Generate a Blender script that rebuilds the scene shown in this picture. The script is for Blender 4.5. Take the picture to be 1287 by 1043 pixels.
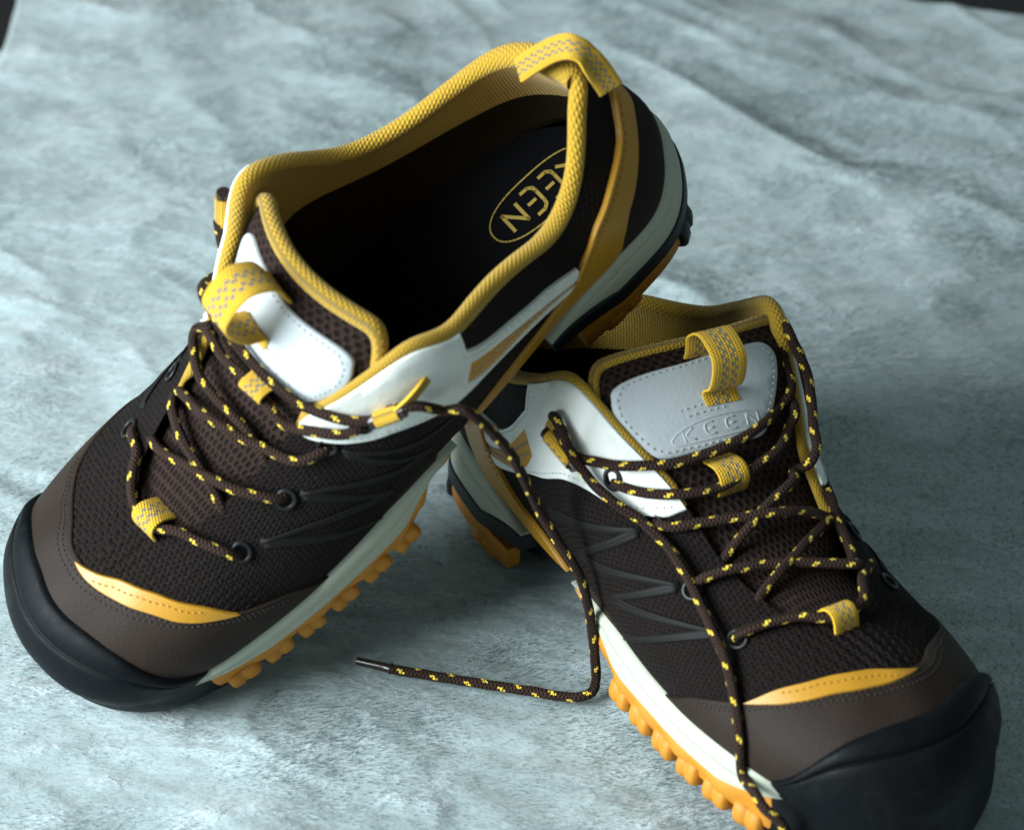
import bpy, math, random, json
import numpy as np
from mathutils import Vector, Matrix, noise
from mathutils.geometry import delaunay_2d_cdt
WORLD_STRENGTH=0.30; EXPOSURE=0.0
WIN_LOC=(-1.05,-0.6,0.62); WIN_POWER=53
LOGO=(39.5,-12.,-.02); WSIGN=1
PULL={'A':(24,1.),'B':(17,1.)}
GH_W={'ghilA':6.5,'ghilB':9,'ghilLA':9,'ghilLB':8}
HLOOP=[(22,-32,82),(18.8,-30.4,88),(12.4,-24.3,97),(6.7,-18.4,103),(2.2,-11.1,105),(-.5,-4,101),(-3,1,92),(-3.5,4,84)]
# ---- camera and shoe poses (millimetres, world: x right, y away, z up) ----
CAM_F=3626.8; CAM_D=1224.6; CAM_PITCH=0.63065; CAM_ROLL=0.01035
POSE={'A':(57.04,-58.33,151.04,3.66682,0.57376,-0.35146),'B':(-10.58,-31.88,-1.27,-1.03005,-0.02836,-0.02238)}
def rotm(ax,a):
    c,s=math.cos(a),math.sin(a)
    if ax=='x': return np.array([[1,0,0],[0,c,-s],[0,s,c]])
    if ax=='y': return np.array([[c,0,s],[0,1,0],[-s,0,c]])
    return np.array([[c,-s,0],[s,c,0],[0,0,1]])
def pose_mat(k):
    x,y,z,yaw,pi,ro=POSE[k]
    return rotm('z',yaw)@rotm('y',pi)@rotm('x',ro), np.array([x,y,z])
# ---- outer surface of the shoe: stations round the outline; each is P0 (welt), C0, C1, P1 (rim) ----
ST=np.array([
[(-3,-8,39),(-9,-8,55),(-4,-9,78),(2,-10,97)],
[(2,10,39),(-2,12,54),(0,8,74),(6,-1,93)],
[(18,24,38),(16,29,54),(16,22,74),(18,10,90)],
[(45,29,36),(45,34,52),(44,27,72),(42,19,89)],
[(73,29,34),(73,35,52),(72,32,76),(71,29,93)],
[(103,30,30),(102,36,54),(101,40,80),(98,37,104)],
[(125,31,29),(124,38,56),(122,41,82),(119,34,114)],
[(145,33,28),(144,39,52),(142,36,80),(141,25,104)],
[(163,35,26),(163,39,48),(160,28,78),(159,15,90)],
[(182,36,24),(183,39,44),(182,24,68),(182,11,75)],
[(205,36,23),(206,38,42),(205,22,60),(205,6,67)],
[(230,33,23),(230,37,42),(226,20,60),(217,0,64)],
[(250,28,24),(253,33,44),(245,16,59),(221,-3,63.5)],
[(270,18,25),(275,21,46),(258,6,60),(223,-6,63.5)],
[(284,2,26),(288,4,48),(264,-4,60),(224,-9,63.5)],
[(289,-18,27),(293,-18,50),(266,-14,61),(225,-12,63.5)],
[(286,-37,26),(290,-40,48),(264,-24,60),(224,-15,63.5)],
[(275,-54,25),(278,-59,46),(258,-34,59),(223,-18,63.5)],
[(257,-65,24),(258,-69,42),(246,-44,55),(221,-22,63.5)],
[(233,-70,23),(234,-72,40),(226,-48,56),(217,-26,64)],
[(207,-70,23),(207,-72,40),(206,-47,60),(205,-32,67)],
[(180,-66,25),(180,-69,42),(182,-49,66),(182,-37,75)],
[(155,-61,27),(155,-64,46),(158,-51,78),(159,-41,90)],
[(130,-56,29),(130,-62,52),(136,-60,86),(138,-50,106)],
[(104,-53,32),(104,-60,56),(112,-62,92),(115,-55,122)],
[(73,-50,34),(73,-57,52),(72,-60,78),(74,-56,86)],
[(40,-45,36),(40,-52,52),(40,-50,74),(40,-45,84)],
[(15,-34,38),(12,-40,55),(15,-34,76),(17,-30,90)],
],float)
NS=len(ST)
def _per(arr,s):
    i=np.floor(s).astype(int); f=(s-i)[...,None]
    p0,p1,p2,p3=(arr[(i+k)%NS] for k in (-1,0,1,2))
    return 0.5*((2*p1)+(-p0+p2)*f+(2*p0-5*p1+4*p2-p3)*f*f+(-p0+3*p1-3*p2+p3)*f**3)
def S(s,t):
    s=np.asarray(s,float); t=np.asarray(t,float); s,t=np.broadcast_arrays(s,t)
    a,b,c,d=(_per(ST[:,k],s) for k in range(4)); t=t[...,None]; u=1-t
    return u**3*a+3*u*u*t*b+3*u*t*t*c+t**3*d
def SN(s,t):
    e=1e-3; t=np.asarray(t,float)
    ds=S(np.asarray(s)+e,t)-S(np.asarray(s)-e,t); dt=S(s,t+e)-S(s,t-e)
    n=-np.cross(ds,dt); n/=np.linalg.norm(n,axis=-1,keepdims=True)+1e-9
    return n
WARP={k:(np.array(v[0]),np.array(v[1]),v[2]) for k,v in {"A":[[[206.9,19.8,57.6],[182.5,21.9,65.5],[158.6,24.0,79.7],[142.8,30.2,88.8],[116.0,37.1,101.2],[95.6,37.3,91.8],[95.7,37.3,83.2],[103.9,37.9,75.3],[252.7,-22.0,59.0],[224.8,29.4,44.2],[240.6,9.3,58.0],[249.4,7.4,56.8],[206.9,34.4,36.5],[260.6,17.5,46.8],[267.1,-1.8,53.6],[265.4,-27.8,54.7],[131.4,21.6,112.2],[138.0,-6.9,117.2],[160.7,-3.6,91.0],[143.0,17.9,103.8],[165.5,13.4,85.4],[98.0,37.0,104.0],[71.0,29.0,93.0],[42.0,19.0,89.0],[18.0,10.0,90.0],[6.0,-1.0,93.0],[2.0,-10.0,97.0],[115.0,-55.0,122.0],[74.0,-56.0,86.0],[40.0,-45.0,84.0],[17.0,-30.0,90.0],[250.0,28.0,24.0],[230.0,33.0,23.0],[205.0,36.0,23.0],[182.0,36.0,24.0],[163.0,35.0,26.0],[127.1,31.2,28.9],[45.0,29.0,36.0],[73.0,29.0,34.0],[18.0,24.0,38.0],[2.0,10.0,39.0],[-3.0,-8.0,39.0],[286.0,-37.0,26.0],[275.0,-54.0,25.0],[257.0,-65.0,24.0],[119.0,31.0,116.0],[127.0,-12.0,127.0],[116.0,-54.0,115.0],[125.4,9.4,124.4]],[[2.79,-0.12,-0.01],[1.46,-1.72,0.74],[5.31,1.33,-0.72],[-2.56,0.18,-0.02],[-2.83,5.23,-2.29],[8.37,3.3,-1.67],[4.29,0.24,-0.2],[-0.96,-0.46,0.23],[3.82,0.81,-0.45],[-3.69,2.92,-1.23],[1.74,-5.15,2.27],[-8.34,9.86,-4.25],[-1.5,2.37,-1.03],[4.99,-3.39,1.41],[0.07,-1.12,0.5],[-1.29,-1.32,0.62],[7.81,-0.76,0.17],[8.72,-1.1,0.3],[-0.16,1.72,-0.77],[5.48,-2.26,0.9],[-12.22,-1.55,0.96],[-2.53,-3.5,1.63],[-5.44,-3.71,1.79],[5.37,5.27,-2.49],[12.71,9.91,-4.73],[13.35,-2.07,0.64],[-15.38,0.68,0.03],[6.29,-6.63,2.84],[5.25,0.04,-0.13],[0.55,2.48,-1.13],[-4.74,-10.69,4.91],[1.1,1.69,-0.78],[-1.32,-3.15,1.45],[1.85,-2.8,1.22],[1.96,0.24,-0.15],[-2.88,-0.48,0.28],[6.25,0.08,-0.18],[-4.92,-2.91,1.42],[-4.23,-0.9,0.5],[0.81,-2.42,1.07],[-0.46,5.21,-2.33],[-4.68,-4.17,1.98],[-2.07,-0.78,0.4],[-2.14,0.78,-0.31],[1.71,1.42,-0.68],[-5.8,-4.01,1.93],[-3.14,0.6,-0.2],[-9.88,6.67,-2.78],[-9.36,5.02,-2.05]],26.0],"B":[[[206.9,19.8,57.6],[182.5,21.9,65.5],[158.6,24.0,79.7],[142.8,30.2,88.8],[116.0,37.1,101.2],[95.6,37.3,91.8],[95.7,37.3,83.2],[103.9,37.9,75.3],[252.7,-22.0,59.0],[224.8,29.4,44.2],[240.6,9.3,58.0],[249.4,7.4,56.8],[206.9,34.4,36.5],[260.6,17.5,46.8],[267.1,-1.8,53.6],[265.4,-27.8,54.7],[131.4,21.6,112.2],[138.0,-6.9,117.2],[160.7,-3.6,91.0],[143.0,17.9,103.8],[165.5,13.4,85.4],[98.0,37.0,104.0],[71.0,29.0,93.0],[115.0,-55.0,122.0],[74.0,-56.0,86.0],[40.0,-45.0,84.0],[250.0,28.0,24.0],[230.0,33.0,23.0],[205.0,36.0,23.0],[182.0,36.0,24.0],[163.0,35.0,26.0],[127.1,31.2,28.9],[45.0,29.0,36.0],[73.0,29.0,34.0],[289.0,-18.0,27.0],[286.0,-37.0,26.0],[275.0,-54.0,25.0],[257.0,-65.0,24.0],[233.0,-70.0,23.0],[119.0,31.0,116.0],[127.0,-12.0,127.0],[116.0,-54.0,115.0],[125.4,9.4,124.4]],[[-2.46,0.73,2.56],[2.25,1.16,-3.73],[1.76,-0.93,-1.52],[1.57,-0.29,-1.77],[1.98,-1.6,-1.28],[0.38,-2.06,1.09],[1.32,-1.15,-0.8],[-3.87,1.73,3.57],[-2.41,1.12,2.2],[2.88,-3.86,-0.7],[0.05,3.61,-2.82],[3.44,-9.14,2.63],[1.52,1.11,-2.78],[-3.58,4.59,1.02],[0.17,0.98,-0.96],[3.78,-2.69,-2.72],[3.46,-1.37,-3.33],[-6.38,-1.75,9.41],[6.54,-2.61,-6.28],[-3.28,4.06,1.04],[-6.21,0.9,7.16],[0.26,1.05,-1.13],[-3.23,5.95,-0.47],[-1.31,-1.71,2.96],[-4.89,-3.51,8.88],[1.09,-2.03,0.17],[2.18,-1.97,-1.26],[-4.04,2.86,2.92],[-0.39,-0.95,1.23],[-0.43,-1.14,1.42],[-0.9,0.43,0.81],[0.24,-1.24,0.64],[0.36,-1.22,0.48],[2.65,0.15,-3.47],[0.44,-0.63,-0.08],[-3.63,3.73,1.75],[-3.7,4.15,1.52],[-2.01,2.33,0.77],[-1.0,1.63,0.02],[-4.1,-3.67,8.0],[5.37,-0.0,-6.79],[0.41,1.29,-1.51],[-1.81,5.52,-1.93]],26.0]}.items()}
def warp(P,k):
    w=WARP.get(k)
    if w is None: return P
    C,V,sg=w
    d2=((P[...,None,:]-C)**2).sum(-1)
    return P+np.exp(-d2/(2*sg*sg))@V
# ---- tongue: rows from base to top, each (medial edge, centre, lateral edge) ----
TG=np.array([
[(224,4,60),(224,-10,62),(224,-28,60)],
[(203,9,63),(203,-10,68),(203,-34,62.5)],
[(184,15,67),(185,-10,75),(184,-40,67)],
[(164,20,77),(166,-10,86),(164,-44,77)],
[(152,25,87),(155,-10,99),(151,-46,87)],
[(141,28,98),(146,-11,110),(140,-50,98)],
[(130,30,107),(136,-12,119),(128,-53,106)],
[(119,31,116),(127,-12,127),(116,-54,115)]],float)
TG_SHIFT=[0.]
def TS(v,w):
    """v 0..7 base to top, w -1 lateral .. 1 medial"""
    v=np.asarray(v,float); w=np.asarray(w,float); v,w=np.broadcast_arrays(v,w)
    n=len(TG); i=np.clip(np.floor(v).astype(int),0,n-2); f=(v-i)[...,None]
    g=lambda j:TG[np.clip(j,0,n-1)]
    p0,p1,p2,p3=g(i-1),g(i),g(i+1),g(i+2)
    f=f[...,None]
    R=0.5*((2*p1)+(-p0+p2)*f+(2*p0-5*p1+4*p2-p3)*f*f+(-p0+3*p1-3*p2+p3)*f**3)
    M,C,L=R[...,0,:],R[...,1,:],R[...,2,:]
    if TG_SHIFT[0]: L=L+np.array([2.5,-6.5,1.5])*TG_SHIFT[0]*np.clip((v[...,None]-2.8)/1.5,0,1)
    w=w[...,None]; K=2*C-(M+L)/2
    tt=(w+1)/2
    return (1-tt)**2*L+2*tt*(1-tt)*K+tt**2*M
def TN(v,w):
    e=1e-3
    n=-np.cross(TS(v,np.asarray(w)-e)-TS(v,np.asarray(w)+e),TS(np.asarray(v)+e,w)-TS(np.asarray(v)-e,w))
    return n/(np.linalg.norm(n,axis=-1,keepdims=True)+1e-9)

TABS={"laceA":[[[206.9,19.5,55.2],[208.7,20.1,58.3],[210.5,17.9,62.4],[214.5,10.3,65.4],[218.1,1.4,67.0],[223.2,-6.0,66.8],[223.2,-18.2,66.9],[216.3,-27.7,67.3],[211.0,-32.5,66.9],[207.6,-43.0,61.7],[205.2,-46.5,55.7]],[[180.4,19.9,64.3],[183.0,20.0,67.4],[186.9,16.9,71.6],[191.8,10.1,75.0],[197.6,-4.7,74.5],[200.5,-14.1,73.7],[203.6,-24.9,70.7],[203.6,-32.6,67.2]],[[201.3,8.2,64.4],[200.4,6.6,67.3],[198.4,0.4,71.2],[196.3,-9.4,74.2],[194.4,-20.8,74.8],[189.9,-33.5,72.9],[186.6,-38.3,68.7]],[[157.1,22.7,76.6],[160.6,23.3,78.3],[169.3,20.1,80.4],[175.2,6.6,80.9],[179.8,-5.9,83.8],[182.9,-20.2,81.9],[183.4,-28.7,78.6],[184.4,-36.2,73.1]],[[177.9,10.0,73.2],[177.1,7.9,75.9],[174.9,-1.1,82.2],[175.3,-11.0,84.2],[175.4,-18.5,84.9],[174.2,-28.6,85.9],[168.7,-38.9,86.0],[165.0,-40.9,88.1],[159.4,-34.8,94.5]],[[155.8,-25.3,105.4],[156.6,-14.5,106.5],[156.8,-3.1,105.5],[155.8,8.8,102.5],[153.6,17.2,100.5],[149.9,24.9,99.1],[144.5,31.7,96.2],[138.6,36.6,94.8],[133.2,39.9,96.5]],[[161.1,-38.2,92.0],[163.5,-19.8,95.4],[162.4,-9.5,96.5],[163.2,0.9,92.4],[163.1,11.9,89.5],[156.2,22.9,89.8],[150.0,29.5,88.9],[144.4,31.3,89.0],[141.7,29.5,88.6]],[[138.7,-58.6,85.4],[135.1,-57.7,98.0],[132.8,-56.7,105.8]],[[138.7,-58.6,85.4],[142.9,-59.9,73.2],[153.0,-46.1,97.2],[156.7,-28.0,102.5],[157.8,-23.6,101.2]]],"freeA":[[133.7,37.6,95.9],[129.7,41.0,97.5],[124.5,44.2,94.9],[119.4,47.1,85.7],[114.9,51.3,86.7],[112.7,56.4,72.4],[112.6,60.4,53.1],[115.4,63.7,31.8],[118.9,69.1,12.8],[121.5,77.9,4.4],[123.1,86.6,-3.9],[126.7,93.4,-13.6],[132.4,98.5,-24.8],[139.4,105.3,-34.6],[145.1,109.8,-42.5],[149.6,113.0,-42.7],[154.3,112.0,-41.0],[160.6,106.1,-38.8],[168.0,96.5,-37.2],[177.6,85.0,-34.8],[187.1,73.1,-32.6],[194.6,63.3,-31.1],[200.3,56.1,-29.8]],"tipA":[[199.9,56.4,-30.0],[203.8,50.6,-29.4],[207.6,44.9,-29.1]],"laceB":[[[206.4,18.2,55.7],[207.1,19.2,58.7],[210.3,16.7,62.8],[214.2,8.8,66.1],[218.1,0.6,67.9],[224.5,-9.0,67.8],[222.1,-23.0,67.7],[211.5,-31.1,68.6],[200.8,-43.6,63.4]],[[182.3,21.6,62.5],[183.7,22.1,66.1],[185.8,20.8,70.0],[190.3,13.4,74.4],[194.2,-0.4,73.9],[198.3,-12.3,73.4],[206.2,-33.4,69.9],[201.8,-33.1,67.9]],[[202.0,7.3,64.6],[201.3,5.8,67.3],[199.0,-3.9,72.9],[193.1,-18.5,75.7],[184.9,-34.7,75.0],[182.8,-37.6,74.2]],[[157.9,22.8,78.3],[160.9,24.1,79.7],[167.8,21.2,81.9],[174.7,7.3,83.9],[181.8,-10.8,85.1],[183.3,-26.9,80.9],[185.0,-37.6,74.2]],[[182.6,9.8,72.0],[182.4,7.7,74.3],[181.6,-1.5,82.2],[177.9,-13.9,87.3],[174.2,-25.5,89.4],[167.6,-31.0,87.6],[169.5,-36.1,90.9],[166.8,-40.5,94.1],[159.5,-43.9,98.7],[152.2,-48.0,103.9],[143.6,-51.1,110.2],[133.8,-52.5,116.4],[125.5,-53.4,120.5],[120.3,-54.9,119.3]],[[118.4,40.6,100.9],[123.7,40.1,97.5],[129.5,38.1,94.7],[138.1,34.1,95.7],[149.0,26.5,98.4],[156.2,12.2,99.7],[158.9,-7.6,102.4],[156.3,-23.6,103.9],[148.6,-35.7,102.7],[147.2,-40.8,104.8],[143.8,-44.5,106.5],[136.0,-47.5,109.8],[128.5,-50.4,114.4],[123.3,-52.2,118.7],[120.2,-54.4,119.1]],[[140.9,28.7,88.8],[143.9,30.6,89.0],[153.6,26.0,89.6],[163.0,16.7,91.4],[166.3,1.6,91.3],[166.6,-12.5,94.4],[162.2,-28.1,96.8],[156.3,-35.0,97.7],[153.1,-40.2,100.4],[148.9,-42.3,102.1],[144.0,-42.8,103.3]],[[175.0,-40.3,80.7],[178.5,-40.0,79.0],[185.7,-38.1,74.8],[195.2,-35.8,71.5],[204.4,-32.8,68.1]]],"freeB":[[115.4,36.0,100.1],[114.0,39.0,102.8],[116.7,40.7,105.4],[123.2,40.6,101.6],[130.4,41.2,96.5],[137.0,38.6,91.0],[147.2,35.7,86.5],[157.9,29.0,81.2],[170.7,25.2,76.0],[182.6,24.4,69.8],[192.5,24.6,63.7],[202.7,26.2,59.3],[212.3,27.2,53.8],[223.2,30.7,46.2],[233.0,34.3,35.6],[236.9,34.8,23.7],[251.3,39.2,28.0],[257.0,39.4,26.0],[261.1,36.7,22.9],[263.7,34.2,18.0],[253.9,20.5,-3.4],[263.9,17.3,-4.0]],"ghilA":[[113.8,38.3,96.6],[116.8,40.1,99.0],[121.3,41.2,100.1],[127.1,41.4,99.6],[133.1,42.4,97.8],[137.3,41.1,95.5],[138.4,37.3,92.7],[135.3,35.9,93.3],[131.1,36.3,95.7]],"ghilB":[[112.4,34.8,105.1],[113.0,38.6,102.4],[116.0,40.8,97.9],[121.7,42.8,95.4],[127.3,42.0,93.2],[129.7,38.5,92.1],[126.2,36.2,92.3],[120.6,36.7,94.8]],"ghilLA":[[131.1,-56.1,92.5],[133.4,-57.2,102.7],[131.0,-59.5,112.9],[125.5,-57.6,119.3],[120.8,-55.4,116.8]],"ghilLB":[[151.2,-46.0,97.1],[148.4,-51.1,102.7],[143.5,-55.2,107.8],[129.3,-58.1,119.3],[111.7,-59.9,109.6]],"slvA":[[138.9,36.3,94.5],[131.2,40.6,96.1],[131.9,40.5,97.0],[126.5,41.4,98.6],[120.3,40.9,99.1],[115.7,39.3,98.0]],"slvLA":[[131.4,-56.9,103.3],[125.3,-57.3,115.1]],"slvB":[[126.8,38.4,90.3],[113.0,40.0,94.8],[113.0,40.4,94.9],[112.3,39.1,98.6],[113.7,36.8,102.6],[114.5,34.9,105.7]],"logo":[[65.8,-10.4,41.0],[30.2,-13.6,41.0],[58.8,-7.9,41.0],[43.9,9.2,41.0]],"hlA":[[18.4,-29.7,97.0],[10.8,-25.0,104.0],[4.7,-20.5,109.0],[0.1,-15.1,112.0],[-1.7,-9.8,111.0],[-1.7,-3.6,107.0],[-1.6,0.4,100.0],[-1.3,3.3,93.0]],"hlB":[[20.9,-19.7,97.0],[14.7,-13.5,104.0],[9.3,-8.6,109.0],[6.3,-4.5,112.0],[4.1,-2.6,110.0],[3.6,-1.3,106.0],[3.5,0.3,99.0],[3.8,2.4,92.0]],"hloop":[[18.8,-30.4,88.0],[12.4,-24.3,97.0],[6.7,-18.4,103.0],[2.2,-11.1,105.0],[0.3,-5.7,102.0]]}
MM=0.001
rnd=random.Random(7)
# ------------------------------------------------------------------ scene, camera, light
sc=bpy.context.scene
for o_ in list(bpy.data.objects): bpy.data.objects.remove(o_)
COL=sc.collection
sc.render.engine='CYCLES'
cam=bpy.data.objects.new('camera',bpy.data.cameras.new('camera')); COL.objects.link(cam); sc.camera=cam
_r=np.array([1,0,0.]);_fw=np.array([0,math.cos(CAM_PITCH),-math.sin(CAM_PITCH)]);_u=np.cross(_r,_fw)
_c,_s=math.cos(CAM_ROLL),math.sin(CAM_ROLL); _r2=_c*_r+_s*_u; _u2=-_s*_r+_c*_u; _pos=-_fw*CAM_D*MM
cam.matrix_world=Matrix(((_r2[0],_u2[0],-_fw[0],_pos[0]),(_r2[1],_u2[1],-_fw[1],_pos[1]),(_r2[2],_u2[2],-_fw[2],_pos[2]),(0,0,0,1)))
cam.data.sensor_width=36; cam.data.lens=36*CAM_F/1287; cam.data.clip_start=0.05; cam.data.clip_end=50
cam.data.dof.use_dof=True; cam.data.dof.focus_distance=1.10; cam.data.dof.aperture_fstop=10
w=bpy.data.worlds.new("World"); sc.world=w; w.use_nodes=True
w.node_tree.nodes['Background'].inputs[0].default_value=(0.56,0.74,0.74,1)
w.node_tree.nodes['Background'].inputs[1].default_value=WORLD_STRENGTH
def area(name,loc,target,size,power,color):
    l=bpy.data.lights.new(name,'AREA'); l.shape='RECTANGLE'; l.size,l.size_y=size; l.energy=power; l.color=color
    o=bpy.data.objects.new(name,l); COL.objects.link(o); o.location=loc
    o.rotation_euler=(Vector(target)-Vector(loc)).to_track_quat('-Z','Y').to_euler(); return o
area('window_light',WIN_LOC,(0,-0.05,0.03),(.8,.8),WIN_POWER,(0.86,0.97,1.0))
sc.view_settings.view_transform='Standard'; sc.view_settings.look='None'; sc.view_settings.exposure=EXPOSURE
sc.render.resolution_x=1024; sc.render.resolution_y=829

# ------------------------------------------------------------------ materials
def mat(name,color,rough=.6,spec=.5,sheen=0.,build=None,metal=0.,coat=0.):
    m=bpy.data.materials.new(name); m.use_nodes=True; nt=m.node_tree; b=nt.nodes['Principled BSDF']
    b.inputs['Base Color'].default_value=(*color,1); b.inputs['Roughness'].default_value=rough
    b.inputs['Specular IOR Level'].default_value=spec; b.inputs['Sheen Weight'].default_value=sheen
    b.inputs['Metallic'].default_value=metal; b.inputs['Coat Weight'].default_value=coat
    if build: build(N(nt,b))
    return m
class N:
    def __init__(s,nt,b): s.nt=nt; s.b=b
    def n(s,t,**k):
        x=s.nt.nodes.new(t)
        for a,v in k.items():
            if a.startswith('i_'):
                x.inputs[int(a[2:]) if a[2:].isdigit() else a[2:].replace('_',' ')].default_value=v
            else: setattr(x,a,v)
        return x
    def l(s,a,b): s.nt.links.new(a,b)
    def m(s,op,a,b=None,c=None):
        x=s.nt.nodes.new('ShaderNodeMath'); x.operation=op
        for i,v in enumerate((a,b,c)):
            if v is None: continue
            if isinstance(v,(int,float)): x.inputs[i].default_value=v
            else: s.l(v,x.inputs[i])
        return x.outputs[0]
    def uv(s):
        t=s.n('ShaderNodeTexCoord'); sp=s.n('ShaderNodeSeparateXYZ'); s.l(t.outputs['UV'],sp.inputs[0]); return sp.outputs[0],sp.outputs[1],t.outputs['UV']
    def obj(s): return s.n('ShaderNodeTexCoord').outputs['Object']
    def noise(s,vec,scale,detail=3,rough=.55):
        x=s.n('ShaderNodeTexNoise'); x.inputs['Scale'].default_value=scale; x.inputs['Detail'].default_value=detail; x.inputs['Roughness'].default_value=rough
        if vec is not None: s.l(vec,x.inputs['Vector'])
        return x.outputs['Fac']
    def bump(s,h,strength=.5,dist=.0005):
        x=s.n('ShaderNodeBump'); x.inputs['Strength'].default_value=strength; x.inputs['Distance'].default_value=dist
        s.l(h,x.inputs['Height'])
        prev=s.b.inputs['Normal']
        if prev.is_linked: s.l(prev.links[0].from_socket,x.inputs['Normal'])
        s.l(x.outputs[0],prev)
    def mix(s,f,a,b):
        x=s.n('ShaderNodeMix',data_type='RGBA'); 
        for i,v in ((0,f),(6,a),(7,b)):
            if isinstance(v,(int,float)): x.inputs[i].default_value=v
            elif isinstance(v,tuple): x.inputs[i].default_value=(*v,1)
            else: s.l(v,x.inputs[i])
        return x.outputs[2]
    def ramp(s,f,lo,hi):
        x=s.n('ShaderNodeMapRange'); x.inputs[1].default_value=lo; x.inputs[2].default_value=hi; s.l(f,x.inputs[0]); return x.outputs[0]
def hexes(k,u,v,period):
    q=2*math.pi/period
    a=k.m('COSINE',k.m('MULTIPLY',u,q))
    b=k.m('COSINE',k.m('ADD',k.m('MULTIPLY',u,-q*.5),k.m('MULTIPLY',v,q*.866)))
    c=k.m('COSINE',k.m('ADD',k.m('MULTIPLY',u,-q*.5),k.m('MULTIPLY',v,-q*.866)))
    return k.m('ADD',k.m('ADD',a,b),c)      # 3 in the holes, -1.5 on the net
def mesh_mat(name,net,hole,period,strength):
    def f(k):
        u,v,uv=k.uv()
        ns=k.n('ShaderNodeTexNoise',i_Scale=.35); k.l(uv,ns.inputs['Vector'])
        du=k.m('MULTIPLY',k.m('SUBTRACT',ns.outputs['Fac'],.5),1.6)
        h=hexes(k,k.m('ADD',u,du),k.m('ADD',v,du),period)
        hole_f=k.ramp(h,0.1,1.2); 
        big=k.noise(k.obj(),90,2)
        col=k.mix(hole_f,net,hole); col=k.mix(k.m('MULTIPLY',k.ramp(big,.35,.7),.35),col,tuple(c*.5 for c in net))
        k.l(col,k.b.inputs['Base Color'])
        k.bump(k.noise(uv,3.0,2),.5,.0004); k.bump(k.m('SINE',k.m('MULTIPLY',k.m('ADD',u,v),2*math.pi/.55)),.35,.0003)
        k.bump(k.m('MULTIPLY',k.ramp(h,1.4,-.8),1.0),strength,.0009)
    return mat(name,net,.8,.15,.0,f)
def grain(scale,st,dist,tint=None,amt=.25):
    def f(k):
        o=k.obj(); h=k.noise(o,scale,4); k.bump(h,st,dist)
        big=k.noise(o,28,3)
        if tint is not None:
            base=tuple(k.b.inputs['Base Color'].default_value[:3])
            k.l(k.mix(k.m('MULTIPLY',k.ramp(big,.35,.7),amt),base,tint),k.b.inputs['Base Color'])
    return f
def leather(k):
    o=k.obj(); k.bump(k.noise(o,900,3,.6),.25,.0003); k.bump(k.noise(o,70,4,.65),.35,.0016)
    n1=k.noise(o,55,5,.7); n2=k.noise(o,300,4,.6)
    k.l(k.mix(k.m('MULTIPLY',k.m('MULTIPLY',k.ramp(n1,.45,.75),k.ramp(n2,.35,.65)),.6),(.78,.79,.75),(.50,.50,.46)),k.b.inputs['Base Color'])
def knit(k):
    u,v,uv=k.uv()
    h=hexes(k,u,v,1.35)
    k.bump(k.ramp(h,-1.5,3),.9,.0006)
    base=tuple(k.b.inputs['Base Color'].default_value[:3])
    k.l(k.mix(k.m('MULTIPLY',k.ramp(h,1.5,-1.3),.55),base,tuple(c*.5 for c in base)),k.b.inputs['Base Color'])
def webbing(k):
    u,v,uv=k.uv()   # u along in mm, v across 0..1
    wv=k.m('MULTIPLY',k.m('SINE',k.m('MULTIPLY',u,2*math.pi/1.1)),k.m('SINE',k.m('MULTIPLY',v,2*math.pi*5.5)))
    rib=k.m('SINE',k.m('MULTIPLY',v,2*math.pi*11))
    k.bump(k.m('ADD',wv,k.m('MULTIPLY',rib,.6)),.8,.0005)
    def dash(c,ph):
        a=k.m('LESS_THAN',k.m('ABSOLUTE',k.m('SUBTRACT',v,c)),.045)
        b=k.m('LESS_THAN',k.m('FRACT',k.m('ADD',k.m('DIVIDE',u,3.4),ph)),.5)
        return k.m('MULTIPLY',a,b)
    d=k.m('MAXIMUM',k.m('MAXIMUM',dash(.32,0),dash(.42,.5)),k.m('MAXIMUM',dash(.60,0),dash(.70,.5)))
    y=k.mix(k.m('MULTIPLY',k.ramp(wv,-.2,-1),.5),(.74,.42,.02),(.36,.17,.01))
    k.l(k.mix(d,y,(.20,.19,.17)),k.b.inputs['Base Color'])
def braid(k):
    u,v,uv=k.uv()
    a=k.m('SINE',k.m('ADD',k.m('MULTIPLY',u,2*math.pi/1.5),k.m('MULTIPLY',v,2*math.pi*4)))
    b=k.m('SINE',k.m('SUBTRACT',k.m('MULTIPLY',u,2*math.pi/1.5),k.m('MULTIPLY',v,2*math.pi*4)))
    k.bump(k.m('MAXIMUM',a,b),.9,.0005)
M={}
M['vamp']=mesh_mat('brown_mesh_fabric',(.0105,.0058,.0046),(.0018,.0013,.0013),2.1,.9)
M['tongue']=mesh_mat('brown_spacer_mesh',(.030,.0155,.012),(.004,.003,.003),2.7,1.0)
M['counter']=mat('dark_brown_suede',(.013,.008,.006),.85,.2,0,grain(900,.3,.0004,(.02,.014,.012),.5))
M['rand']=mat('brown_leather',(.017,.0100,.0072),.66,.18,0,grain(700,.45,.0005,(.030,.019,.014),.6))
M['rubber']=mat('black_rubber',(.005,.007,.010),.5,.28,0,grain(1100,.25,.0003,(.012,.014,.017),.5))
def capmat(k):
    o=k.obj(); k.bump(k.noise(o,1500,3,.6),.35,.00035); k.bump(k.noise(o,60,4,.6),.25,.0012)
    n1=k.noise(o,42,5,.7); n2=k.noise(o,420,3,.6)
    dust=k.m('MULTIPLY',k.ramp(n1,.5,.75),k.ramp(n2,.42,.62))
    k.l(k.mix(k.m('MULTIPLY',dust,.55),(.003,.0037,.005),(.018,.019,.019)),k.b.inputs['Base Color'])
    k.l(k.m('ADD',.42,k.m('MULTIPLY',k.ramp(n1,.35,.7),.3)),k.b.inputs['Roughness'])
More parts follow.
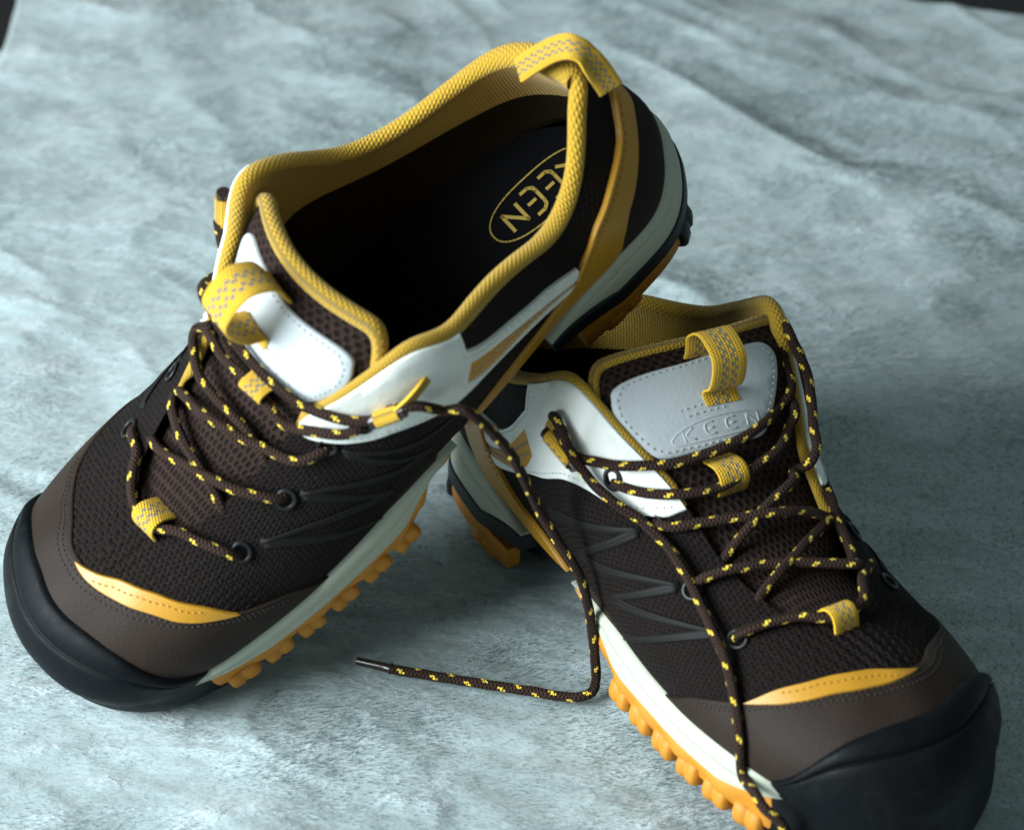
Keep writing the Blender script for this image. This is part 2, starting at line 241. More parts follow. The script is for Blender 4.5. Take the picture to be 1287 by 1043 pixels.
M['toecap']=mat('black_toe_rubber',(.005,.006,.008),.5,.11,0,capmat)
M['white']=mat('white_leather',(.78,.79,.75),.45,.45,0,leather)
M['grey']=mat('pale_grey_leather',(.50,.53,.55),.5,.4,0,grain(500,.3,.0006,(.42,.45,.47),.5))
M['gold']=mat('golden_side_leather',(.62,.28,.008),.5,.3,0,grain(600,.25,.0004,(.5,.22,.008),.4))
M['midsole']=mat('pale_foam_rubber',(.42,.43,.345),.6,.4,0,grain(420,.2,.0004,(.33,.37,.31),.4))
M['orange']=mat('orange_rubber',(.50,.20,.013),.55,.4,0,grain(500,.2,.0004,(.44,.17,.014),.5))
M['strap']=mat('orange_strap_leather',(.43,.205,.013),.42,.5,0,grain(600,.2,.0004,(.42,.19,.014),.5))
M['yellow']=mat('yellow_knit_lining',(.50,.29,.016),.8,.3,.2,knit)
M['lining_shade']=mat('lining_painted_shade',(.022,.013,.006),.95,.1,0,knit)  # lining colour darkened to paint in the shade deep inside the shoe
M['insole']=mat('black_insole_cloth',(.003,.003,.0035),.95,.05,0,grain(1500,.3,.0003))
M['web']=mat('yellow_webbing',(.8,.5,.03),.7,.3,.1,webbing)
M['lace']=mat('brown_braided_cord',(.034,.017,.012),.8,.2,0,braid)
M['fleck']=mat('yellow_cord_thread',(.88,.60,.045),.6,.4,.1,braid)
M['plastic']=mat('black_plastic',(.02,.012,.01),.25,.6)
M['metal']=mat('gunmetal',(.022,.022,.024),.4,.4,0,None,.6)
M['tpu']=mat('dark_grey_film',(.007,.006,.006),.62,.18,0,grain(800,.1,.0002))
M['thread_dark']=mat('dark_thread',(.03,.022,.02),.7)
M['thread_white']=mat('pale_thread',(.66,.70,.66),.6)
M['thread_grey']=mat('grey_thread',(.46,.48,.48),.6)
M['thread_yellow']=mat('ochre_thread',(.45,.22,.02),.6)
M['print']=mat('gold_print',(.30,.21,.05),.8,.1,0,grain(1400,.5,.0003,(.12,.08,.02),.7))

# ------------------------------------------------------------------ mesh helpers
def new_obj(name,V,F,mats,parent=None,uv=None,midx=None,smooth=True,shoe=None,wp=True,sharp=40):
    """V in millimetres of the shoe's own space (or world mm when shoe is None)"""
    V=np.asarray(V,float).reshape(-1,3)
    if shoe:
        if wp: V=warp(V,shoe)
        if shoe=='B': V=V*np.array([1,-1,1]); F=[tuple(reversed(f)) for f in F]; 
    me=bpy.data.meshes.new(name); me.from_pydata((V*MM).tolist(),[],[tuple(f) for f in F])
    if not isinstance(mats,(list,tuple)): mats=[mats]
    for m in mats: me.materials.append(m)
    if uv is not None:
        L=me.uv_layers.new(name='UVMap'); uv=np.asarray(uv,float)
        li=np.empty(len(me.loops),dtype=np.int32); me.loops.foreach_get('vertex_index',li)
        if uv.ndim==2: L.data.foreach_set('uv',uv[li].ravel())
    if midx is not None:
        me.polygons.foreach_set('material_index',np.asarray(midx,dtype=np.int32))
    if smooth:
        me.polygons.foreach_set('use_smooth',[True]*len(me.polygons))
        if sharp: me.set_sharp_from_angle(angle=math.radians(sharp))
    me.update()
    o=bpy.data.objects.new(name,me); COL.objects.link(o)
    if parent is not None: o.parent=parent
    return o
def grid_faces(n,m,closed_u=False,closed_v=False,off=0,flip=False):
    F=[]
    for i in range(n if closed_u else n-1):
        for j in range(m if closed_v else m-1):
            a=i*m+j; b=((i+1)%n)*m+j; c=((i+1)%n)*m+(j+1)%m; d=i*m+(j+1)%m
            f=(a+off,b+off,c+off,d+off); F.append(f[::-1] if flip else f)
    return F
def smooth_path(P,step=0.9):
    """Catmull-Rom through the points, resampled evenly"""
    P=np.asarray(P,float); Q=np.vstack([2*P[0]-P[1],P,2*P[-1]-P[-2]]); out=[]
    for i in range(1,len(Q)-2):
        p0,p1,p2,p3=Q[i-1:i+3]
        d0,d1,d2=[max(np.linalg.norm(b-a),1e-3)**.5 for a,b in ((p0,p1),(p1,p2),(p2,p3))]
        m1=(p2-p1)+d1*((p1-p0)/d0-(p2-p0)/(d0+d1)); m2=(p2-p1)+d1*((p3-p2)/d2-(p3-p1)/(d1+d2))
        for f in np.linspace(0,1,24,endpoint=False):
            out.append((2*f**3-3*f*f+1)*p1+(f**3-2*f*f+f)*m1+(-2*f**3+3*f*f)*p2+(f**3-f*f)*m2)
    out.append(P[-1]); out=np.array(out)
    L=np.concatenate([[0],np.cumsum(np.linalg.norm(np.diff(out,axis=0),axis=1))]); n=max(int(L[-1]/step),2)
    x=np.linspace(0,L[-1],n+1)
    return np.stack([np.interp(x,L,out[:,i]) for i in range(3)],1)
def frames(P,up0=None):
    T=np.gradient(P,axis=0); T/=np.linalg.norm(T,axis=1,keepdims=True)+1e-9
    u=np.array(up0 if up0 is not None else [0.3,0.2,1.]); U=[]
    for t in T:
        u=u-t*(u@t); u/=np.linalg.norm(u)+1e-9; U.append(u.copy())
    U=np.array(U); return T,U,np.cross(T,U)
def tube(P,rad,n=12,cap=True,sx=1.,sy=1.,up0=None,twist=0.,phase=0.):
    T,U,B_=frames(P,up0); rad=np.broadcast_to(np.asarray(rad,float),(len(P),))
    a=np.arange(n)*2*math.pi/n
    L=np.concatenate([[0],np.cumsum(np.linalg.norm(np.diff(P,axis=0),axis=1))])
    aa=a[None,:]+(twist*L+phase)[:,None]
    V=P[:,None]+rad[:,None,None]*(np.cos(aa)[...,None]*U[:,None]*sx+np.sin(aa)[...,None]*B_[:,None]*sy)
    V=V.reshape(-1,3); F=grid_faces(len(P),n,closed_v=True,flip=True)
    uv=np.stack([np.repeat(L,n),np.tile(np.arange(n)/n,len(P))],1)
    if cap:
        k=len(V); V=np.vstack([V,P[0],P[-1]]); uv=np.vstack([uv,[0,0],[L[-1],0]])
        for j in range(n):
            F.append((k,(j+1)%n,j)); q=(len(P)-1)*n; F.append((k+1,q+j,q+(j+1)%n))
    return V,F,uv
def join(parts):
    V=[];F=[];U=[];o=0
    for p in parts:
        V.append(np.asarray(p[0])); F+= [tuple(i+o for i in f) for f in p[1]]; U.append(np.asarray(p[2]) if len(p)>2 and p[2] is not None else np.zeros((len(p[0]),2))); o+=len(p[0])
    return np.vstack(V),F,np.vstack(U)
# material coordinates unrolled over the upper
_ol=S(np.arange(0,NS,.05),0.2); _al=np.concatenate([[0],np.cumsum(np.linalg.norm(np.diff(_ol,axis=0),axis=1))])
def upper_uv(s,t,P):
    s=np.asarray(s)%NS
    arc=np.interp(s,np.arange(0,NS,.05),_al); tot=_al[-1]
    x=P[...,0]
    a_med=arc-np.interp(3.5,np.arange(0,NS,.05),_al)+60; a_lat=(np.interp(25.4,np.arange(0,NS,.05),_al)-arc)+60
    rear=np.where(s<14,a_med,a_lat)
    wgt=np.clip((60-x)/25,0,1)
    u=x*(1-wgt)+rear*wgt
    yc=-8-0.04*x
    v=P[...,2]-np.abs(P[...,1]-yc)*(1-wgt)
    return np.stack([u,v],-1)
def lat(s):
    return np.interp(s,[0,.5,1,1.5,2,3,4,5,6,7,8,9,10,11,12,13,14,15],[0,-.3,-.6,-.85,-1.1,-2.1,-3,-4,-4.8,-5.6,-6.3,-7,-8,-9,-9.7,-10.7,-11.8,-13])
def poly_smooth(pts,step=1.6):
    """closed outline in (s,t); a third value 1 marks a sharp corner"""
    SC=np.array([24.,72.]); P=[np.array(p[:2])*SC for p in pts]; c=[len(p)>2 for p in pts]; n=len(P); out=[]
    for i in range(n):
        p1,p2=P[i],P[(i+1)%n]; p0=P[i-1] if not c[i] else 2*p1-p2; p3=P[(i+2)%n] if not c[(i+1)%n] else 2*p2-p1
        k=max(int(np.linalg.norm(p2-p1)/step),1)
        for f in np.arange(k)/k:
            out.append(.5*((2*p1)+(p2-p0)*f+(2*p0-5*p1+4*p2-p3)*f*f+(3*p1-p0-3*p2+p3)*f**3))
    return np.array(out)/SC
def patch(name,pts,h,mats,parent,shoe,surf='S',sc2=(24.,72.),under=-.6,grid=3.0,uvf=None,smooth=True,bevel=True):
    """a sheet cut to the outline and laid over the surface, h mm proud, with rounded edges"""
    F_,N_=(S,SN) if surf=='S' else (TS,TN)
    O=poly_smooth(pts) if smooth else np.array([p[:2] for p in pts],float)
    if surf=='S': O[:,1]=np.clip(O[:,1],.0,.985)
    SC=np.array(sc2); O2=O*SC
    x0,y0=O2.min(0); x1,y1=O2.max(0)
    gx=np.arange(x0,x1,grid); gy=np.arange(y0,y1,grid); G=np.array([(a,b) for a in gx for b in gy])
    # keep points inside and away from the border
    if len(G):
        A=O2; Bp=np.roll(O2,-1,0); ins=np.zeros(len(G),bool)
        for a,b in zip(A,Bp):
            cnd=((a[1]>G[:,1])!=(b[1]>G[:,1])); xx=a[0]+(G[:,1]-a[1])*(b[0]-a[0])/((b[1]-a[1]) or 1e-9); ins^=cnd&(G[:,0]<xx)
        dd=np.min(np.hypot(G[:,0][:,None]-A[:,0],G[:,1][:,None]-A[:,1]),1); G=G[ins&(dd>grid*.6)]
    pts2=[Vector(p) for p in O2]+[Vector(p) for p in G]; n=len(O2)
    r=delaunay_2d_cdt(pts2,[],[list(range(n))],1,1e-4)
    vs=np.array([(v.x,v.y) for v in r[0]]); fs=[list(f) for f in r[2]]; orig=r[3]
    st=vs/SC; P=F_(st[:,0],st[:,1]); NN=N_(st[:,0],st[:,1])
    isb=np.zeros(len(vs),bool); idx={}
    for i,og in enumerate(orig):
        for q in og:
            if q<n: isb[i]=True; idx[q]=i
    top=P+NN*h; 
    V=[top]; 
    # lower the rim of the top face a little so the edge catches light softly
    ring=[idx[q] for q in range(n) if q in idx]
    e1=P[ring]+NN[ring]*(h*.55); e0=P[ring]+NN[ring]*under
    if bevel:
        c2=O2[[q for q in range(n) if q in idx]]; tan=np.roll(c2,-1,0)-np.roll(c2,1,0); nr=np.stack([tan[:,1],-tan[:,0]],1); nr/=np.linalg.norm(nr,axis=1,keepdims=True)+1e-9
        area2=np.sum(c2[:,0]*np.roll(c2[:,1],-1)-np.roll(c2[:,0],-1)*c2[:,1]); nr*=1 if area2>0 else -1
        o2=(c2+nr*.45)/SC; 
        if surf=='S': o2[:,1]=np.clip(o2[:,1],0,1)
        Pq=F_(o2[:,0],o2[:,1]); Nq=N_(o2[:,0],o2[:,1]); e1=Pq+Nq*(h*.5); e0=Pq+Nq*under
    k=len(P); m=len(ring); V=np.vstack([top,e1,e0])
    nn=N_(st[:,0],st[:,1])
    F=[]
    for f in fs:
        a,b,c=[top[i] for i in f[:3]]; s_=np.dot(np.cross(b-a,c-a),NN[f[0]]); F.append(tuple(f) if s_>0 else tuple(f[::-1]))
    ccw=np.sum(vs[ring][:,0]*np.roll(vs[ring][:,1],-1)-np.roll(vs[ring][:,0],-1)*vs[ring][:,1])>0
    # orientation of (s,t) against the normal
    e=1e-3; nr0=np.cross(F_(st[0,0]+e,st[0,1])-P[0],F_(st[0,0],st[0,1]+e)-P[0])@NN[0]>0
    fl=(ccw==nr0)
    for j in range(m):
        j2=(j+1)%m
        for (A1,B1,A2,B2) in ((ring[j],ring[j2],k+j,k+j2),(k+j,k+j2,k+m+j,k+m+j2)):
            q=(A1,A2,B2,B1); F.append(q if fl else q[::-1])
    stall=np.vstack([st,st[ring],st[ring]])
    uv=uvf(stall) if uvf else (upper_uv(stall[:,0],stall[:,1],V) if surf=='S' else stall*np.array([18.,40.]))
    return new_obj(name,V,F,mats,parent,uv,shoe=shoe,sharp=50)
def stitches(name,lines,m,parent,shoe,h=1.2,surf='S',pitch=2.6,ln=1.7,r=.33):
    parts=[]
    F_,N_=(S,SN) if surf=='S' else (TS,TN)
    for L in lines:
        L=np.asarray(L,float); q=[L[0]]
        dens=np.vstack([np.linspace(L[i],L[i+1],20,endpoint=False) for i in range(len(L)-1)]+[L[-1:]])
        P=F_(dens[:,0],dens[:,1])+N_(dens[:,0],dens[:,1])*h
        d=np.concatenate([[0],np.cumsum(np.linalg.norm(np.diff(P,axis=0),axis=1))]); x=np.arange(pitch/2,d[-1],pitch)
        for c in x:
            a,b=[np.array([np.interp(c+e_,d,P[:,i]) for i in range(3)]) for e_ in (-ln/2,ln/2)]
            mid=(a+b)/2; t=(b-a)/(np.linalg.norm(b-a)+1e-9); si=np.array([np.interp(c,d,dens[:,i]) for i in (0,1)]); n_=N_(si[0],si[1]); bb=np.cross(t,n_)
            V=[a,mid+bb*r+n_*0,mid+n_*r,mid-bb*r,b,mid-n_*r*.5]
            parts.append((np.array(V),[(0,1,2),(0,2,3),(4,2,1),(4,3,2),(0,3,5),(0,5,1),(4,5,3),(4,1,5)]))
    V,F,U=join(parts); o=new_obj(name,V,F,m,parent,shoe=shoe,sharp=None); o['kind']='stuff'; return o
def ribbon(P,width_dir,wd,th=1.1,n=7):
    """woven tape: P centre line, width_dir per point (or one), wd width mm"""
    P=np.asarray(P); T=np.gradient(P,axis=0); T/=np.linalg.norm(T,axis=1,keepdims=True)+1e-9
    W_=np.broadcast_to(np.asarray(width_dir,float),P.shape).copy(); W_-=T*(W_*T).sum(1,keepdims=True); W_/=np.linalg.norm(W_,axis=1,keepdims=True)+1e-9
    Nn=np.cross(T,W_); L=np.concatenate([[0],np.cumsum(np.linalg.norm(np.diff(P,axis=0),axis=1))])
    prof=[(-.5,-.3),(-.5,.3)]+[(a,.5) for a in np.linspace(-.46,.46,n)]+[(.5,.3),(.5,-.3)]+[(a,-.5) for a in np.linspace(.46,-.46,n)]
    k=len(prof); V=np.array([[P[i]+W_[i]*a*wd+Nn[i]*b*th for a,b in prof] for i in range(len(P))]).reshape(-1,3)
    uv=np.array([[(L[i],a+.5) for a,b in prof] for i in range(len(P))]).reshape(-1,2)
    F=grid_faces(len(P),k,closed_v=True,flip=False); F.append(tuple(range(k))); F.append(tuple((len(P)-1)*k+j for j in range(k))[::-1])
    return V,F,uv

# ------------------------------------------------------------------ cord with woven flecks
def cord(name,paths,parent,shoe,r=1.9,n=14,tips=()):
    parts=[];mi=[];off=0
    for pi,P in enumerate(paths):
        Q=smooth_path(P,1.0)
        wob=np.array([[noise.noise(Vector((q[0]*.13,q[1]*.13,q[2]*.13+9*a))) for a in range(3)] for q in Q])*.35
        Q=Q+wob
        V,F,uv=tube(Q,r,n,twist=.012,phase=rnd.random()*6)
        ns=len(Q)-1; ph=rnd.randrange(8)
        m=[]
        for i in range(ns):
            for j in range(n):
                a=(i+ph)%13; c=j%7
                m.append(1 if (a in(0,1) and c==1) or (a in (1,2) and c==2) or (a in(7,8) and c==4) or (a in (8,9) and c==5) else 0)
        m+= [0]*(len(F)-len(m)); mi+=m; parts.append((V,F,uv))
    V,F,U=join(parts)
    return new_obj(name,V,F,[M['lace'],M['fleck']],parent,U,mi,shoe=shoe,wp=False,sharp=None)

# ------------------------------------------------------------------ one shoe
QUARTER=[(4.98,.985,1),(4.95,.93),(4.93,.84,1),(4.5,.70),(4.0,.60),(3.7,.59),(3.22,.55,1),(3.3,.40,1),(3.6,.42),(4.1,.505),(4.5,.615),(4.9,.74,1),(5.0,.67),(5.08,.60,1),(4.8,.50),(4.4,.43),(3.45,.33,1),(3.7,.31),(4.3,.395),(4.84,.475),(5.4,.52),(6.0,.59),(6.6,.655),(7.12,.695),(7.7,.75),(8.1,.85),(8.28,.985,1),(7.5,.985),(6.5,.985),(5.7,.985)]
PANEL=[(4.95,.75,1),(4.5,.625),(4.1,.515),(3.6,.43),(3.15,.40,1),(3.35,.30,1),(4.4,.42),(4.85,.49),(5.15,.60,1)]
STRAP_LO=[(0,.60),(.3,.54),(.6,.545),(1.0,.542),(1.35,.55),(1.7,.556),(2.05,.54),(2.45,.40),(2.8,.16),(3.15,.03),(4.0,.0,1)]
STRAP_UP=[(5.4,.0,1),(4.69,.116),(4.12,.184),(3.73,.282),(3.45,.36),(3.2,.5),(2.87,.63),(2.36,.76),(1.98,.773),(1.64,.76),(1.3,.73),(.95,.707),(.6,.73),(.3,.73),(0,.72)]
CRES_UP=[(10.85,.395,1),(11.4,.59),(12.2,.725),(13.0,.775),(14.0,.79),(15,.765),(15.87,.73,1)]
CRES_LO=[(14.6,.728),(13.5,.714),(12.6,.672),(12.0,.595),(11.45,.503)]
RAND_UP=[(9.2,.012,1),(9.55,.06),(10.05,.225),(10.85,.40),(11.4,.53),(12.0,.62),(12.6,.69),(13.5,.735),(14.6,.75),(15.87,.74),(16.45,.73),(17.5,.72),(18.3,.64),(19,.48),(20,.24),(20.6,.012,1)]
BUMP_T=lambda s:np.interp(s,[11.75,12.0,12.3,12.7,13.3,13.9,15,16.2,17.3,17.9,18.5],[0,.03,.20,.41,.50,.55,.565,.58,.51,.35,.0])
def on(F_,N_,st,h): st=np.asarray(st,float); return F_(st[:,0],st[:,1])+N_(st[:,0],st[:,1])*h
def outline(s):
    P=S(s,0.); e=1e-2; d=S(np.asarray(s)+e,0.)-S(np.asarray(s)-e,0.); n=np.stack([d[...,1],-d[...,0],0*d[...,0]],-1); n/=np.linalg.norm(n,axis=-1,keepdims=True)
    c=np.array([150,-12,0.]); flip=((P-c)*n).sum(-1)[...,None]<0; return P,np.where(flip,-n,n)
def strip(name,s0,s1,prof,m,parent,shoe,step=.12,ends=True,uvs=1.):
    """a moulding swept along the welt line; prof(s)-> list of (outward offset, height above sole plane z)"""
    ss=np.linspace(s0,s1,int((s1-s0)/step)+2); P,n=outline(ss); V=[]
    for i,s in enumerate(ss):
        pr=prof(s,P[i][2])
        V.append([[P[i][0]+n[i][0]*a,P[i][1]+n[i][1]*a,z] for a,z in pr])
    V=np.array(V); k=V.shape[1]; V=V.reshape(-1,3); F=grid_faces(len(ss),k,flip=True)
    if ends: F.append(tuple(range(k))[::-1]); q=(len(ss)-1)*k; F.append(tuple(q+j for j in range(k)))
    return new_obj(name,V,F,m,parent,shoe=shoe,sharp=55)
def zb(s):   # top of the outsole
    s=s%NS
    return float(np.interp(s,[0,4,6,8,12,18,22,24,25,28],[20,20,19,13,12,12,13,19,20,20]))
def shoe(k,label):
    root=bpy.data.objects.new('trail_shoe',None); COL.objects.link(root); root.empty_display_size=.02
    R,T=pose_mat(k); root.matrix_world=Matrix([[*R[0],T[0]*MM],[*R[1],T[1]*MM],[*R[2],T[2]*MM],[0,0,0,1]])
    root['label']=label; root['category']='shoe'; root['group']='pair of brown and yellow trail shoes'
    # --- upper
    ns,nt=560,60
    s=np.arange(ns)*NS/ns; t=np.linspace(0,1,nt); SS,TT=np.meshgrid(s,t,indexing='ij'); P=S(SS,TT)
    Nn=SN(SS,np.clip(TT,0.003,.997)); sw=SS; 
    front=np.clip((P[...,0]-205)/15,0,1)*np.clip((282-P[...,0])/20,0,1)
    P=P+Nn*(0.35*np.sin(upper_uv(SS,TT,P)[...,1]*2*math.pi/4.2)*front)[...,None]
    uv=upper_uv(SS,TT,P).reshape(-1,2)
    up=new_obj('upper',P.reshape(-1,3),grid_faces(ns,nt,closed_u=True,flip=False),M['vamp'],root,uv,shoe=k,sharp=None)
    # --- collar lining: rolls over the rim and down inside
    sa,sb=20.9-NS,8.25
    s=np.linspace(sa,sb,300); prof=[]
    end=np.clip(np.minimum(s-sa,sb-s)/.35,.3,1)
    wide=np.clip(1-(np.abs(s)-4.5)/2,0,1)      # padding is thickest round the ankle
    rr=1.95+1.3*wide; rr=rr*np.clip(end*1.4,.5,1)
    P1=S(s,1.); Nm=SN(s,np.full_like(s,.985)); Tm=P1-S(s,.97); Tm/=np.linalg.norm(Tm,axis=-1,keepdims=True)
    V=[]; 
    for i,a in enumerate(np.linspace(-.35,math.pi,14)):
        cc=P1-Nm*(rr-.4)[:,None]-Tm*.6
        V.append(cc+Nm*(np.cos(a)*rr)[:,None]+Tm*(np.sin(a)*rr*1.15)[:,None])
    Vb=np.stack(V,1); L2=np.concatenate([[0],np.cumsum(np.linalg.norm(np.diff(P1,axis=0),axis=1))])
    uvb=np.stack([np.repeat(L2[:,None],14,1),np.tile(np.linspace(0,10,14),(len(s),1))],-1)
    cb=new_obj('collar_binding',Vb.reshape(-1,3),grid_faces(len(s),14,flip=False),M['yellow'],root,uvb.reshape(-1,2),shoe=k,sharp=None)
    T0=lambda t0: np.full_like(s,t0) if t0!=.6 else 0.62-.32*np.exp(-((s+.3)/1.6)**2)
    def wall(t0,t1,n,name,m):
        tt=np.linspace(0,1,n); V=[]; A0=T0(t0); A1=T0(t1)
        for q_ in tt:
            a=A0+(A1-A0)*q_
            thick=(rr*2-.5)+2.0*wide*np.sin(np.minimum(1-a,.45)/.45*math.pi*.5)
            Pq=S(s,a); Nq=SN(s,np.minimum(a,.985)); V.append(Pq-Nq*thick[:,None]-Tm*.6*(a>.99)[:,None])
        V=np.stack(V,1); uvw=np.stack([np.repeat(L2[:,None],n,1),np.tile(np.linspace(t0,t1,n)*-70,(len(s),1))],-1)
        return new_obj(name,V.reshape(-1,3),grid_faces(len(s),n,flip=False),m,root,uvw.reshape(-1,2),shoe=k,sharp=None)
    wall(1.0,.60,12,'lining',M['yellow']); wall(.60,.02,12,'lower_lining',M['lining_shade'])  # lower wall takes the darkened colour, painted shade below the yellow
    # --- insole
    ss=np.linspace(0,NS,120,endpoint=False); Po,no=outline(ss); rings=[]
    for f in (1,.8,.5,.2):
        c=np.array([150,-14,0]); Q=(Po-no*7.0); Q=np.stack([c[0]+(Q[:,0]-c[0])*(1 if f==1 else (.35+.65*f)),c[1]-0.04*(Q[:,0]-150)*0+(Q[:,1]-c[1])*f,0*Q[:,0]],1)
        Q[:,2]=41-(Q[:,0]/300)*8+(1.5 if f==1 else 0); rings.append(Q)
    V=np.stack(rings,1).reshape(-1,3); F=grid_faces(120,4,closed_u=True,flip=True); V=np.vstack([V,[150,-14,37]]); F+=[(i*4+3,len(V)-1,((i+1)%120)*4+3) for i in range(120)]
    ins=new_obj('insole',V,F,M['insole'],root,shoe=k,wp=False)
    # printed word in an oval on the heel of the insole
    parts=[]
    def flat(pl,wd,closed=False):
        pl=np.asarray(pl,float); 
        if closed: pl=np.vstack([pl,pl[:1]])
        for a,b in zip(pl[:-1],pl[1:]):
            d=b-a; L=np.linalg.norm(d)+1e-6; d/=L; q=np.array([-d[1],d[0]])*wd/2; a2=a-d*wd*.3; b2=b+d*wd*.3
            parts.append((np.array([[*(a2+q),0],[*(a2-q),0],[*(b2-q),0],[*(b2+q),0]]),[(0,1,2,3)]))
    W1,H1=47.,19.
    th=np.linspace(0,2*math.pi,56,endpoint=False)
    flat([(W1/2*np.sign(math.cos(a))*abs(math.cos(a))**.75,H1/2*np.sign(math.sin(a))*abs(math.sin(a))**.9) for a in th],.6,True)
    E_=[(3.6,4.3),(1.4,4.3),(.2,3.3),(0,2),(0,-2),(.2,-3.3),(1.4,-4.3),(3.6,-4.3)]
    for i,ch in enumerate('KEEN'):
        x0=-17.2+i*8.9; sc_=[.72,1,1,.72][i]
        sh={'K':[[(0,4.3),(0,-4.3)],[(4.6,4.3),(.6,0),(4.6,-4.3)]],'E':[E_,[(1.7,0),(3.9,0)]],'N':[[(0,-4.3),(0,4.3),(4.8,-4.3),(4.8,4.3)]]}[ch]
        for pl in sh: flat([(x0+a*1.4,b*sc_*1.3) for a,b in pl],1.35)
    V,F,_=join(parts); 
    # local frame: text runs from the heel towards the toe
    lg=TABS['logo']; ex=np.array([1,-.0,0.]); ang=LOGO[2]; ex=np.array([math.cos(ang),math.sin(ang),-.028]); ey=np.array([-math.sin(ang),math.cos(ang),0])
    if k=='B': ey=-ey
    Wp=np.array([LOGO[0],LOGO[1],41.2-LOGO[0]/300*8+.45])+V[:,:1]*ex+V[:,1:2]*ey
    if k=='B': F=[f[::-1] for f in F]
    new_obj('insole_print',Wp,F,M['print'],ins,shoe=k,wp=False,smooth=False)
    # --- tongue (its outer edge lies over the collar on the flat shoe)
    TG_SHIFT[0]=1. if k=='B' else 0.
    v=np.linspace(0,7,64); wq=np.linspace(-1,1,40); VV,WW=np.meshgrid(v,wq,indexing='ij')
    VV=VV-1.0*(VV/7)**4*np.clip((np.abs(WW)-.72)/.28,0,1)**2.2; Pt=TS(VV,WW); Nt=TN(VV,WW); edge=1-np.abs(WW)**6; edge2=np.clip((7-VV)/.8,0,1)**.5
    pad=4.0*np.clip(VV/4.5,0.1,1)
    Pout=Pt+Nt*((edge*edge2-1)*pad*.8)[...,None]; Pin=Pt-Nt*(pad*1.9)[...,None]
    uvT=np.stack([VV*18,WW*34],-1).reshape(-1,2)
    nv=len(v)*len(wq); V=np.vstack([Pout.reshape(-1,3),Pin.reshape(-1,3)]); F=grid_faces(64,40,flip=True)+grid_faces(64,40,off=nv,flip=False)
    for i in range(63):
        a=i*40; F.append((a,a+nv,a+40+nv,a+40)[::-1]); b=i*40+39; F.append((b,b+40,b+40+nv,b+nv)[::-1])
    for j in range(39): a=63*40+j; F.append((a,a+1,a+1+nv,a+nv))
    mi=[0]*(63*39)+[1]*(63*39)+[0]*(len(F)-2*63*39)
    tg=new_obj('tongue',V,F,[M['tongue'],M['yellow']],root,np.vstack([uvT,uvT]),mi,shoe=k,sharp=None)
    wv=np.linspace(-1.0,1.0,40); ve=7-1.0*np.clip((np.abs(wv)-.72)/.28,0,1)**2.2; Pe=TS(ve,wv); Ne=TN(ve-.02,wv)
    Pl=Pe-Ne*3.6; Pl=np.vstack([TS(4.6,-1.)-TN(4.6,-1.)*7,TS(5.3,-1.)-TN(5.3,-1.)*5,Pl,TS(5.3,1.)-TN(5.3,1.)*5,TS(4.6,1.)-TN(4.6,1.)*7])
    Vt,Ft,Ut=tube(smooth_path(Pl,1.5),2.7,12,sx=1.25,sy=1.0,up0=Ne[0]); Ut=Ut*np.array([1,17])
    new_obj('tongue_edge',Vt,Ft,M['yellow'],tg,Ut,shoe=k,sharp=None)
    TPAT=[(6.2,.16),(6.2,.72),(5.95,.83,),(5.5,.86),(4.9,.80),(4.45,.72),(4.2,.6),(4.05,.3),(4.0,0),(4.05,-.35),(4.4,-.48),(4.85,-.58),(5.45,-.68),(6.0,-.72),(6.3,-.63),(6.33,-.4),(6.28,-.1)]
    if k=='B': TPAT=[(a_,b_*.90 if b_<0 else b_) for a_,b_ in TPAT]
    tp=patch('tongue_patch',TPAT,1.1,M['grey'],tg,k,'T',(16.,34.),under=-1.2)
    lin=[( .94*(a-5.2)+5.2, .95*(b-.05)+.05) for a,b in [p[:2] for p in TPAT]]; lin.append(lin[0])
    stitches('stitching',[lin,[(5.0,-.06),(5.0,.34)],[(4.82,-.06),(4.82,.34)]],M['thread_grey'],tg,k,h=1.35,surf='T')
    # raised word on the tongue patch
    parts=[]; WS=1 if k=='A' else -1
    def bead(pl):
        Q=[]
        for a,b in pl: Q.append(TS(4.42+b*.052,WS*(-.02+a*.028))+TN(4.42,0)*1.02)
        parts.append(tube(smooth_path(Q,.9),.34,6)[:2])
    for i,ch in enumerate('KEEN'):
        x0=-13.5+i*7.2
        sh={'K':[[(0,2.6),(0,-2.6)],[(3.6,2.6),(.6,0),(3.6,-2.6)]],'E':[[(3.4,2.6),(.6,2.3),(0,0),(.6,-2.3),(3.4,-2.6)],[(1.2,0),(3.2,0)]],'N':[[(0,-2.6),(0,2.6)],[(0,2.6),(4,-2.6)],[(4,-2.6),(4,2.6)]]}[ch]
        for pl in sh: bead([(x0+a,b) for a,b in pl])
    oval=[(18*math.cos(a),4.6*math.sin(a)) for a in np.linspace(0,2*math.pi,30)]; bead(oval)
    V,F,_=join(parts); new_obj('embossed_word',V,F,M['grey'],tp,shoe=k,sharp=None)
    # --- tongue pull loop
    def tape(name,P,wd_dir,wd,parent,th=1.1):
        Q=smooth_path(P,.8); V,F,U=ribbon(Q,wd_dir,wd,th)
        return new_obj(name,V,F,M['web'],parent,U,shoe=k,sharp=50)
    wc=-.04 if k=='A' else -.04
    A0=TS(6.35,wc); A1=TS(5.25,wc); n0=TN(5.9,wc); up=TS(6.6,wc)-TS(5.6,wc); up/=np.linalg.norm(up)
    side=TS(5.9,.2)-TS(5.9,-.3); bl=PULL[k]
